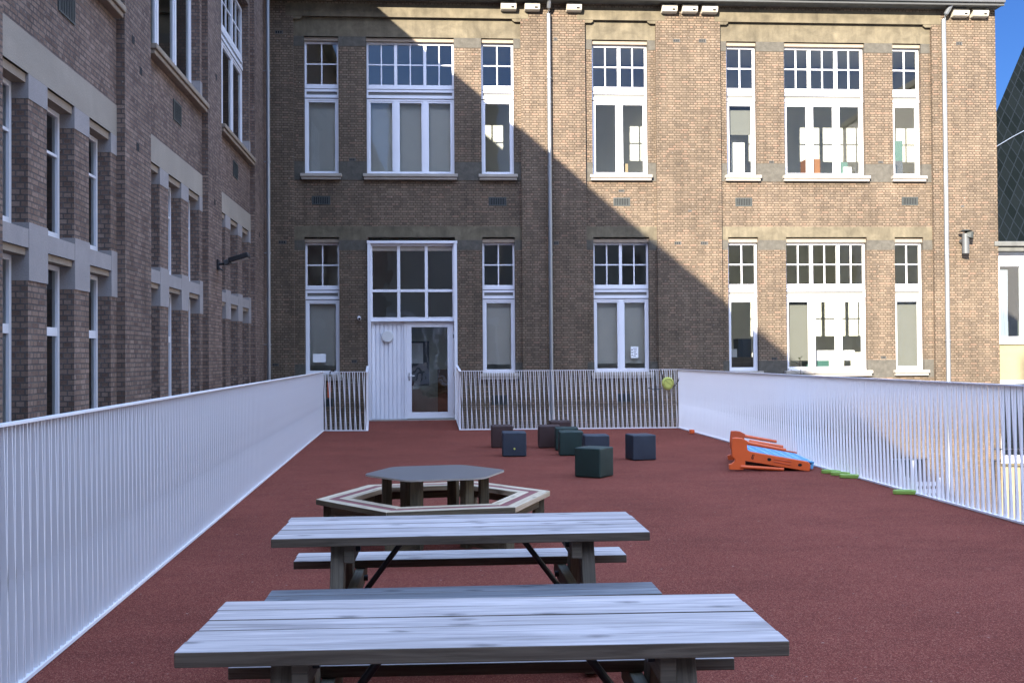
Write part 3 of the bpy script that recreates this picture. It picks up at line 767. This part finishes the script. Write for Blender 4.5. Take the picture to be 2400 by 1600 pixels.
railing('white railing from the door to the far right corner of the deck', [(.74, 24.18, .11), (.755, 22.455, 0), (5.561, 22.205, 0)], lambda x, y: y < 22.5, t=.010)
railing('long white railing along the right edge with sunlit wall behind', [(5.561, 22.205, 0), (5.54, -11, 0)], lambda x, y: y > 9.0, dep=.026)

# ------------------------------------------------------------ picnic tables
def picnic(loc, rz, label, depth=.68, dark_near=False):
    root = empty('picnic_table', loc, rz, label=label, cat='picnic table', group='weathered wooden picnic tables')
    HL = .955; n = 5
    rnd = random.Random(int(loc[1]*10))
    # table top: five boards with uneven gaps
    m = MB(); bw = depth/n
    for i in range(n):
        a = -depth/2 + i*bw; e = rnd.uniform(-.008, .008)
        g1_, g2_ = rnd.uniform(.002, .0065), rnd.uniform(.002, .0065)
        mt = Matrix.Rotation(rnd.uniform(-.0035, .0035), 4, 'Z')
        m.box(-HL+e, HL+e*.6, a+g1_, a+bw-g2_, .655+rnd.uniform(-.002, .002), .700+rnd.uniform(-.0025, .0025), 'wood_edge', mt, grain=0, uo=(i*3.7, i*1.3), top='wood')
    m.build('tabletop', root, bevel=.004)
    for sgn in (-1, 1):
        c = sgn*(depth/2 + .135)
        m = MB()
        for i in (0, 1):
            a = c - .13 + i*.131
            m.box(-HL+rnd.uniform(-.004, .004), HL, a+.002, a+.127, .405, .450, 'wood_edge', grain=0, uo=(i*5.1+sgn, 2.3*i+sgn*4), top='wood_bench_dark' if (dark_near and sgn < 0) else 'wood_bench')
        m.build('bench', root, bevel=.004)
    for sx in (-1, 1):
        X = sx*.64
        for sy in (-1, 1):
            # splayed leg
            top = Vector((X, sy*.19, .655)); bot = Vector((X, sy*.42, .0)); dv = top-bot
            mt = Matrix.Translation(bot) @ Matrix.Rotation(math.atan2(-dv.y, dv.z)*1.0, 4, 'X')
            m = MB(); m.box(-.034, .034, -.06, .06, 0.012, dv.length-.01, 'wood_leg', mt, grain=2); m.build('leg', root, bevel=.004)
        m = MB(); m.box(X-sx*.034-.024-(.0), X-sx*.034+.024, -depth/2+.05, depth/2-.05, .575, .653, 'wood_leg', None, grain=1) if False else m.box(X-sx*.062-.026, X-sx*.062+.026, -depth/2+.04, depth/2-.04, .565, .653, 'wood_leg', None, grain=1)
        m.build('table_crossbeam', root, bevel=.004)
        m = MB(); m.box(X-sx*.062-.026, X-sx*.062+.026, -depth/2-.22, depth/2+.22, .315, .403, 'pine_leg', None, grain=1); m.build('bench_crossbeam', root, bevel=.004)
        m = MB(); m.tube([(sx*.30, 0, .645), (sx*.30+sx*.02, 0, .62), (X-sx*.10, 0, .33)], .015, 'black', 12); m.build('strut', root)
        for (yy, zz) in ((-.19, .62), (.19, .62), (-.31, .36), (.31, .36)):
            m = MB(); m.tube([(X-sx*.088, yy, zz), (X-sx*.110, yy, zz)], .017, 'black', 12); m.build('bolt', root)
    return root
picnic((.195, 3.52, 0), radians(-2.6), 'large weathered picnic table nearest the camera at the bottom of the photo', .68)
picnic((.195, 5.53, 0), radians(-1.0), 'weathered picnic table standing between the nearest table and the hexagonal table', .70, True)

# hexagonal table with bench ring
hx = empty('hexagonal_table', (.085, 8.98, 0), radians(7.5), label='hexagonal dark grey table ringed by a pine bench with red strips', cat='table')
def hexpt(r, i): return (r*cos(pi/3*i), r*sin(pi/3*i))
m = MB(); poly = []
for i in range(6):
    c = Vector(hexpt(.632, i)).to_2d() if False else Vector((*hexpt(.632, i), 0)); p_ = Vector((*hexpt(.632, i-1), 0)); n_ = Vector((*hexpt(.632, i+1), 0))
    a = c + (p_-c).normalized()*.10; b_ = c + (n_-c).normalized()*.10
    for t_ in range(7):
        t_ /= 6; q = a*(1-t_)**2 + c*2*t_*(1-t_) + b_*t_**2; poly.append((q.x, q.y))
m.prism(poly, .586, .600, 'hpl', side='hpl_edge'); m.build('tabletop', hx)
for i in range(6):
    # bench segment of this side: two pine boards and a red strip
    seg = MB()
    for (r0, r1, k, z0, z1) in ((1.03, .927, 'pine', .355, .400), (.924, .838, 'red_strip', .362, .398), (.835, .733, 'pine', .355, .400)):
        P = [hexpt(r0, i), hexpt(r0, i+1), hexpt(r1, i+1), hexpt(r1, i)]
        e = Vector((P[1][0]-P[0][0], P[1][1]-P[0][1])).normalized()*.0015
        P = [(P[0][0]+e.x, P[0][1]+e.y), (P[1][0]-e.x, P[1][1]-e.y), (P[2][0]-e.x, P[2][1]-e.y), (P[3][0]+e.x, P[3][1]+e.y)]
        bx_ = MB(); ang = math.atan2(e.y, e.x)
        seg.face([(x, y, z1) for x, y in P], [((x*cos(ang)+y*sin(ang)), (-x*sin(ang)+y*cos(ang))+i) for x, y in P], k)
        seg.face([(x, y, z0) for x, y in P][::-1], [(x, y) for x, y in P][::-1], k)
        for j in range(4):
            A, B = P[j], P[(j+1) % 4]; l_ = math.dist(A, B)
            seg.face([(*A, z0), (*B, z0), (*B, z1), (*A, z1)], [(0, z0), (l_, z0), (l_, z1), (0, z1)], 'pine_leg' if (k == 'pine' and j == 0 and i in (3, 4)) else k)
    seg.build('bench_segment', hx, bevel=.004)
    # bench leg near each corner
    rc = MB(); mt = Matrix.Rotation(pi/3*i, 4, 'Z')
    rc.box(.875, .965, -.045, .045, 0.002, .354, 'pine_leg', mt, grain=2); rc.build('bench_leg', hx, bevel=.004)
    rc = MB(); rc.box(.35, .845, -.022, .022, .02, .11, 'pine_leg', mt, grain=0); rc.build('floor_beam', hx, bevel=.003)
    rc = MB(); mt2 = Matrix.Rotation(pi/3*i, 4, 'Z')
    rc.box(.385, .465, -.045, .045, 0.002, .585, 'pine_leg', mt2, grain=2); rc.build('leg', hx, bevel=.004)
    rc = MB(); mt3 = Matrix.Rotation(pi/3*(i+.5), 4, 'Z'); rc.box(.765, .825, -.39, .39, .27, .354, 'pine_leg', mt3, grain=1); rc.build('bench_rail', hx, bevel=.003)
em = MB(); mt = Matrix.Rotation(-pi/3, 4, 'Z') @ Matrix.Translation((.446, 0, .36)) @ Matrix.Rotation(pi/2, 4, 'Y')
em.prism([(.03*cos(2*pi*j/20), .03*sin(2*pi*j/20)) for j in range(20)], 0, .004, 'zinc_dull', mt); em.build('round_badge', hx)

# ------------------------------------------------------------ foam cubes
def cube(x, y, rz, k, label, size=.385, h=.39, dot=False, grp='foam cube seats on the deck'):
    o = empty('cube_seat', (x, y, 0), rz, label=label, cat='cube seat', group=grp)
    m = MB(); s_ = size/2
    n = 6
    # slightly pillowed shell
    m.box(-s_, s_, -s_, s_, .004, h, k); b_ = m.build('cushion', o); 
    import bmesh
    bm = bmesh.new(); bm.from_mesh(b_.data); bmesh.ops.remove_doubles(bm, verts=bm.verts, dist=1e-5); bmesh.ops.recalc_face_normals(bm, faces=bm.faces)
    bmesh.ops.subdivide_edges(bm, edges=bm.edges, cuts=5, use_grid_fill=True)
    for v in bm.verts:
        fx, fy, fz = v.co.x/s_, v.co.y/s_, (v.co.z-h/2)/(h/2)
        bul = .007
        v.co.x += bul*fx*(1-fy*fy)*(1-fz*fz); v.co.y += bul*fy*(1-fx*fx)*(1-fz*fz)
        if fz > .9: v.co.z += bul*(1-fx*fx)*(1-fy*fy) + .002*sin(fx*5+x*9)
    bm.to_mesh(b_.data); bm.free()
    for p_ in b_.data.polygons: p_.use_smooth = True
    bv = b_.modifiers.new('bevel', 'BEVEL'); bv.width = .020; bv.segments = 4; bv.limit_method = 'ANGLE'; bv.angle_limit = radians(50); bv.harden_normals = True
    if dot:
        d_ = MB(); d_.prism([(.016*cos(2*pi*j/16), .13+.016*sin(2*pi*j/16)) for j in range(16)], -s_-.010, -s_-.002, 'yellow', axis=1); d_.build('round_button', o)
    return o
def fc(x0, x1, y, rz=0.): return ((x0+x1)/2, y + .19)
cube(1.35, 18.14, radians(-3), 'cube_brown', 'dark brown cube behind the navy cube with the button')
cube(1.425, 16.54, radians(-3), 'cube_navy', 'navy cube with a small pale button low on its front', dot=True)
cube(2.17, 17.97, radians(-4), 'cube_brown', 'dark brown cube left of and touching the green pair')
cube(2.52, 19.2, radians(-3), 'cube_brown', 'dark brown cube farthest back with only its top showing')
cube(2.40, 17.40, radians(-4), 'cube_green', 'dark green cube tucked behind the front one of the green pair')
cube(2.35, 16.54, radians(-4), 'cube_green', 'dark green cube in front of the brown cube, square to the camera')
cube(2.62, 15.70, radians(-3), 'cube_navy', 'navy cube half hidden behind the nearest green cube')
cube(3.31, 15.64, radians(8), 'cube_navy', 'navy cube standing alone at the right of the cube cluster', size=.375)
cube(2.235, 13.53, radians(52), 'cube_green', 'dark green cube nearest the camera, turned corner first')

# ------------------------------------------------------------ orange and blue climbing frame lying on its side
cf = empty('climbing_frame', (4.72, 13.80, 0), radians(-9), label='orange and blue plastic play frame lying tipped over by the right railing', cat='play frame')
def cc(x, y): return ((x-1150)/1400., (1292-y)/1400.)
prof = [(455, 650), (560, 648), (640, 660), (745, 715), (755, 745), (730, 790), (735, 880), (790, 915), (1880, 1110), (1925, 1160), (1915, 1285), (1860, 1292), (690, 1095), (690, 1190), (650, 1272), (385, 1262), (375, 1165), (430, 1150), (480, 1110), (495, 1060), (440, 1020), (430, 850)]
prof = [cc(*q) for q in prof]
m = MB(); m.prism(prof, -.03, .04, 'orange', axis=1); m.build('side_panel', cf, bevel=.008)
prof2 = [(x, z) for x, z in prof]
m = MB(); mt = Matrix.Translation((.16, 1.30, .0)); m.prism([(x, z) for x, z in prof2], -.03, .04, 'orange_dark', mt, axis=1); m.build('side_panel', cf, bevel=.008)
for (a, b_, y) in (((700, 745), (1470, 890), .0), ((600, 1205), (1420, 1255), -.02), ((640, 745), (1400, 880), 1.31), ((930, 800), (1600, 915), .70)):
    A, B = cc(*a), cc(*b_); dx = .16 if y > .8 else 0
    m = MB(); m.tube([(A[0]+dx, y, A[1]), (B[0]+dx, y, B[1])], [.026, .022], 'orange', 14); m.build('pole', cf)
# holes and grooves on the near panel
for (x, y, rx, rz_) in ((1145, 1065, .028, .022), (1725, 1170, .028, .020)):
    c0 = cc(x, y); m = MB(); m.prism([(c0[0]+rx*cos(2*pi*j/16), c0[1]+rz_*sin(2*pi*j/16)) for j in range(16)], -.034, -.031, 'hollow', axis=1); m.build('hole', cf)
mk = MB()
for (x0, y0, x1, y1) in ((820, 970, 835, 1010), (848, 965, 860, 1000), (808, 1015, 822, 1050), (832, 1012, 845, 1055), (815, 1050, 840, 1060)):
    a, b_ = cc(x0, y0), cc(x1, y1); mk.box(min(a[0], b_[0]), max(a[0], b_[0]), -.0335, -.031, min(a[1], b_[1]), max(a[1], b_[1]), 'hollow')
mk.build('moulded_mark', cf)
gr = MB()
for (p0, p1) in (((1230, 1055), (1560, 1110)), ((1225, 1105), (1545, 1165))):
    a, b_ = cc(*p0), cc(*p1); gr.tube([(a[0], -.034, a[1]), (b_[0], -.034, b_[1])], .006, 'orange_dark', 8)
gr.build('groove', cf)
# blue lattice deck between the panels
bl = MB(); A, B = cc(740, 900), cc(1990, 1120); Ld = math.dist(A, B); an = math.atan2(B[1]-A[1], B[0]-A[0])
mt = Matrix.Translation((A[0], .05, A[1])) @ Matrix.Rotation(-an, 4, 'Y')
W_ = 1.22; nx, ny = 6, 9
bl.box(0, Ld, 0, W_, -.05, -.022, 'blue_dark', mt)
for i in range(nx+1): bl.box(i*Ld/nx-.024, i*Ld/nx+.024, 0, W_, -.014, 0, 'blue', mt)
for j in range(ny+1): bl.box(.0, Ld, j*W_/ny-.020, j*W_/ny+.020, -.014, .002, 'blue', mt)
bl.box(Ld-.02, Ld+.02, 0, W_, -.10, .003, 'blue', mt)
bl.build('lattice_panel', cf, bevel=.004)

def lozenge(x, y, rz, label):
    o = empty('stepping_block', (x, y, 0), rz, label=label, cat='toy block', group='lime green blocks along the right railing')
    m = MB(); P = []
    for j in range(24):
        a = 2*pi*j/24; cx_ = .085 if cos(a) > 0 else -.085; P.append((cx_+.045*cos(a), .045*sin(a)))
    m.prism(P, .003, .05, 'green_lime'); m.build('block', o, bevel=.008)
    m = MB(); m.prism([(.6*a, .55*b_) for a, b_ in P], .050, .054, 'green_lime'); m.build('raised_top', o)
lozenge(5.42, 13.36, radians(-40), 'lime green block against the right railing, farthest of the four')
lozenge(5.455, 13.12, radians(-30), 'lime green block second from the orange play frame')
lozenge(5.46, 12.84, radians(-25), 'lime green block third from the orange play frame')
lozenge(5.44, 11.28, radians(-15), 'lime green block lying alone nearest the camera by the railing')
m = MB(); m.box(-.05, .05, -.05, .05, .002, .085, 'orange'); o = m.build('toy_block', None, bevel=.018); o.location = (5.43, 20.6, 0)
tag(o, 'small orange plastic block at the foot of the far right railing', 'toy block')

# ------------------------------------------------------------ yellow ball on black straps on the far railing
bl = empty('strapped_ball', (5.30, 22.12, 0.99), 0, label='flattened yellow ball tied to the far railing with black straps', cat='ball')
m = MB(); N = 24; Rb = .135
prof = [(-.075, .55), (-.07, .85), (-.03, 1.), (.02, 1.), (.055, .88), (.065, .6)]
shape = lambda a: Rb*(1 - .05*cos(2*a) + .03*sin(3*a))
rings = [[Vector((shape(2*pi*j/N)*s_*cos(2*pi*j/N), y, shape(2*pi*j/N)*s_*sin(2*pi*j/N))) for j in range(N)] for y, s_ in prof]
for r0, r1 in zip(rings, rings[1:]):
    for j in range(N): m.face([r0[j], r0[(j+1) % N], r1[(j+1) % N], r1[j]], [(0, 0)]*4, 'yellow', True)
m.face(rings[0][::-1], [(v.x, v.z) for v in rings[0][::-1]], 'yellow'); m.face(rings[-1], [(v.x, v.z) for v in rings[-1]], 'yellow'); m.build('ball_body', bl)
m = MB(); m.tube([(shape(a)*.72*cos(a), -.077, shape(a)*.72*sin(a)) for a in [2*pi*j/24 for j in range(25)]], .0045, 'yellow_dark', 6, False)
m.tube([(-.06, -.077, .06), (.0, -.078, .01), (.08, -.077, -.04)], .004, 'yellow_dark', 6); m.build('seam', bl)
m = MB(); m.tube([(-.10, .0, .07), (-.12, .01, .18), (-.14, .06, .30)], .014, 'black', 8)
m.tube([(.11, -.02, -.10), (.17, -.02, -.03), (.24, -.01, .06), (.25, -.02, .10), (.28, -.03, .20), (.31, -.03, .24), (.30, -.03, .29), (.27, -.03, .27)], .011, 'black', 8)
m.tube([(-.12, -.01, -.10), (-.20, -.02, -.125), (-.33, -.02, -.13), (-.44, -.01, -.09)], .010, 'black', 8)
m.tube([(-.24, -.02, -.07), (-.28, -.02, -.03), (-.26, -.02, -.10), (-.22, -.02, -.08)], .008, 'black', 6); m.build('strap', bl)
# orange flag and strap at the left
m = MB(); m.box(-.05, .02, -.006, .006, -.17, .17, 'orange'); m.box(-.045, .03, -.008, .004, -.05, .06, 'orange_dark'); o = m.build('orange_marker', None, bevel=.003); o.location = (-2.10, 22.85, .90)
tag(o, 'narrow orange plastic strip hanging behind the short left railing', 'marker')
m = MB(); m.tube([(0, .0, -.09), (.005, -.03, .0), (.03, -.03, .03), (.06, .0, .02), (.09, .0, .04), (.085, -.02, .01)], .012, 'black', 8); o = m.build('strap', None); o.location = (-2.08, 22.70, 1.29)
tag(o, 'short black strap looped over the top of the short left railing', 'strap')

# ------------------------------------------------------------ things below in the courtyard
rk = empty('slatted_rack', tuple(F2W(15.15, -.55, GZ)), ANG, label='white slatted rack seen through the right railing at the foot of the wall', cat='rack')
m = MB()
for x in (0, .72): m.box(x, x+.05, 0, .05, 0, 2.05, 'white'); m.box(x, x+.05, .35, .40, 0, 2.05, 'white')
m.build('frame', rk)
m = MB()
for i in range(9): m.box(.05, .72, -.015, .0, .5+i*.17, .60+i*.17, 'white')
m.build('slats', rk)
hr = empty('handrail', tuple(F2W(17.0, -.9, GZ)), ANG, label='dark metal handrail seen through the right end of the railing', cat='handrail')
m = MB(); m.tube([(0, 0, 2.75), (4.0, -.2, 2.62)], .022, 'black', 10); m.build('rail_tube', hr)
for x in (.1, 1.9, 3.8):
    m = MB(); m.tube([(x, -.05*x, 0), (x, -.05*x, 2.73-.03*x)], .018, 'black', 8); m.build('post', hr)
sh = empty('sapling', tuple(F2W(12.55, -.45, GZ)), 0, label='thin leafy sapling in front of the lower three-light window sill', cat='plant')
m = MB(); m.tube([(0, 0, 0), (.05, .02, 2.0), (.0, 0, 3.4), (.03, 0, 4.3), (-.02, .02, 4.95)], [.03, .024, .016, .010, .004], 'bark', 8)
tw = []
for i in range(16):
    z = 3.2 + i*.11; a = i*2.4; l_ = .28 + .12*random.random()
    e_ = (cos(a)*l_, sin(a)*l_*.6, z+.12); m.tube([(.01, 0, z), (e_[0]*.6, e_[1]*.6, z+.09), e_], [.006, .004, .002], 'bark', 5); tw.append((Vector((.01, 0, z)), Vector(e_)))
m.build('trunk', sh)
m = MB()
for A_, B_ in tw:
    for j in range(5):
        c_ = A_.lerp(B_, .35+.16*j) + Vector((random.uniform(-.03, .03), random.uniform(-.03, .03), random.uniform(-.03, .03)))
        d_ = Vector((random.uniform(-1, 1), random.uniform(-1, 1), random.uniform(-.6, .3))).normalized(); n_ = d_.cross(Vector((random.random(), random.random(), 1))).normalized()
        l_ = .045+.03*random.random(); m.face([c_, c_+d_*l_*.5+n_*l_*.3, c_+d_*l_, c_+d_*l_*.5-n_*l_*.3], [(0, 0), (1, 0), (1, 1), (0, 1)], 'leaf')
m.build('foliage', sh)

# ------------------------------------------------------------ neighbour house at the right
nb = empty('neighbour_house', (OX, OY, 0), ANG, label='beige rendered house with steep slate roof right of the school', cat='building')
m = MB(); HY = .35; hw = [(17.86, 18.5, 1.95, 3.80), (18.62, 19.4, 1.95, 3.80), (17.86, 19.4, -1.0, .88)]
wall(m, 17.72, 26, GZ, 4.1, HY, hw, 'render', .15); m.quad([(17.72, 8, GZ), (26, 8, GZ), (26, 8, 4.1), (17.72, 8, 4.1)], 'render'); m.quad([(26, HY, GZ), (26, 8, GZ), (26, 8, 4.1), (26, HY, 4.1)], 'render')
m.build('wall', nb)
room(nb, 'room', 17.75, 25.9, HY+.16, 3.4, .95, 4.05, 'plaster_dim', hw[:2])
m = MB(); m.box(17.74, 26, HY-.05, HY, 3.83, 4.10, 'white'); m.build('fascia', nb)
m = MB(); m.box(17.66, 26.1, HY-.30, HY, 4.10, 4.22, 'moulding'); m.box(17.60, 26.1, HY-.38, HY, 4.22, 4.34, 'moulding'); m.build('cornice', nb, bevel=.02)
# roof front plane leans back, hip edge rises to the right
m = MB()
def rp(u, z): return (u, HY-.2 + (z-4.34)*.28, z)
fr_ = [(17.715, 4.34), (28, 4.34), (28, 12.4), (20.95, 12.4), (17.715, 6.73)]
m.face([rp(*q) for q in fr_], [(q[0], q[1]) for q in fr_], 'slate')
bk = [(u+6.5, 7.5, z) for u, z in fr_]
for i in range(5):
    a, c = fr_[i], fr_[(i+1) % 5]; m.face([rp(*a), rp(*c), bk[(i+1) % 5], bk[i]], [(0, 0), (1, 0), (1, 4), (0, 4)], 'slate')
rf = m.build('roof', nb)
m = MB(); m.tube([Vector(rp(17.72, 6.6))+Vector((0, -.04, 0)), Vector(rp(18.6, 7.1))+Vector((0, -.04, 0)), Vector(rp(21, 8.3))+Vector((0, -.04, 0))], .012, 'zinc', 6); m.build('roof_cable', rf)
for (a, c, z0, z1) in hw:
    m = MB(); y = HY+.02
    m.box(a-.06, a+.05, y-.03, y+.06, z0-.06, z1+.05, 'white'); m.box(c-.05, c+.05, y-.03, y+.06, z0-.06, z1+.05, 'white'); m.box(a+.05, c-.05, y-.03, y+.06, z1-.04, z1+.05, 'white'); m.box(a+.05, c-.05, y-.03, y+.06, z0-.06, z0+.06, 'white')
    m.box(a-.10, c+.05, y-.10, y-.031, z0-.12, z0-.06, 'white')
    f_ = m.build('window', nb)
    p = MB(); p.quad([(a+.05, y+.03, z0+.06), (c-.05, y+.03, z0+.06), (c-.05, y+.03, z1-.04), (a+.05, y+.03, z1-.04)], 'glass_dark' if z0 > 0 else 'glass'); p.build('pane', f_)
m = MB()
N = 26; base = [(17.915 + .29*i/N, HY+.14 + .022*sin(i*1.45)) for i in range(N+1)]
for i in range(N):
    for (z0, z1, s0, s1) in ((1.98, 2.6, .80, .95), (2.6, 3.68, .95, 1.0)):
        def Q(j, z, s_): x, y = base[j]; return (17.915+(x-17.915)*s_ + (.05 if s_ < .9 else 0), y, z)
        m.face([Q(i, z0, s0), Q(i+1, z0, s0), Q(i+1, z1, s1), Q(i, z1, s1)], [(0, 0), (1, 0), (1, 1), (0, 1)], 'curtain', True)
m.build('curtain', nb)

# ------------------------------------------------------------ block added behind the camera for window reflections, raised to shut out sky
rb = empty('rear_block', (0, 0, 0), 0, label='brick block across the yard, seen only as a reflection in the window glass', cat='building')
m = MB(); X0, X1, YB, HB = 3.0, 46., -13., 12.
hs = [(x, x+1.3, z, z+2.4) for x in [X0+1.2+3.1*i for i in range(13)] for z in (.9, 5.4)]
wall(m, X0, X1, GZ, HB, 0, hs, 'rear_render', -.15)
for q in hs: m.quad([(q[0], -.15, q[2]), (q[1], -.15, q[2]), (q[1], -.15, q[3]), (q[0], -.15, q[3])], 'plaster_dim')
m.box(X0, X1, -10, -.3, GZ, HB, 'brick_wing'); ob = m.build('wall', rb); ob.location = (0, YB, 0)
m = MB(); m.box(-3.6, 2.98, -.3, 0, GZ, 17, 'rear_render'); m.box(-3.6, 2.98, 0, .02, .1, 4.0, 'white')
for i in range(7): m.box(-3.3+.9*i, -2.6+.9*i, .02, .03, .4, 3.6, 'plaster_dim')
ob = m.build('glazed_link', rb); ob.location = (0, YB+.5, 0)

# unseen pale block added beyond the right side to bounce warm light
eb = empty('side_block', (23.5, 0, 0), 0, label='tall pale rendered block beyond the right side of the yard, outside the picture', cat='building')
m = MB(); m.box(0, 10, -12, 21, GZ, 15, 'side_render'); m.box(-.1, 10.1, -12.1, 21.1, 15, 15.3, 'roof'); m.build('wall', eb)
for y in range(-10, 18, 5):
    for z in (.5, 5.2, 10.):
        m = MB(); m.box(-.04, .02, y, y+1.4, z, z+2.3, 'white'); m.box(-.05, -.041, y+.1, y+1.0, z+.1, z+2.2, 'plaster_dim'); m.build('window', eb)
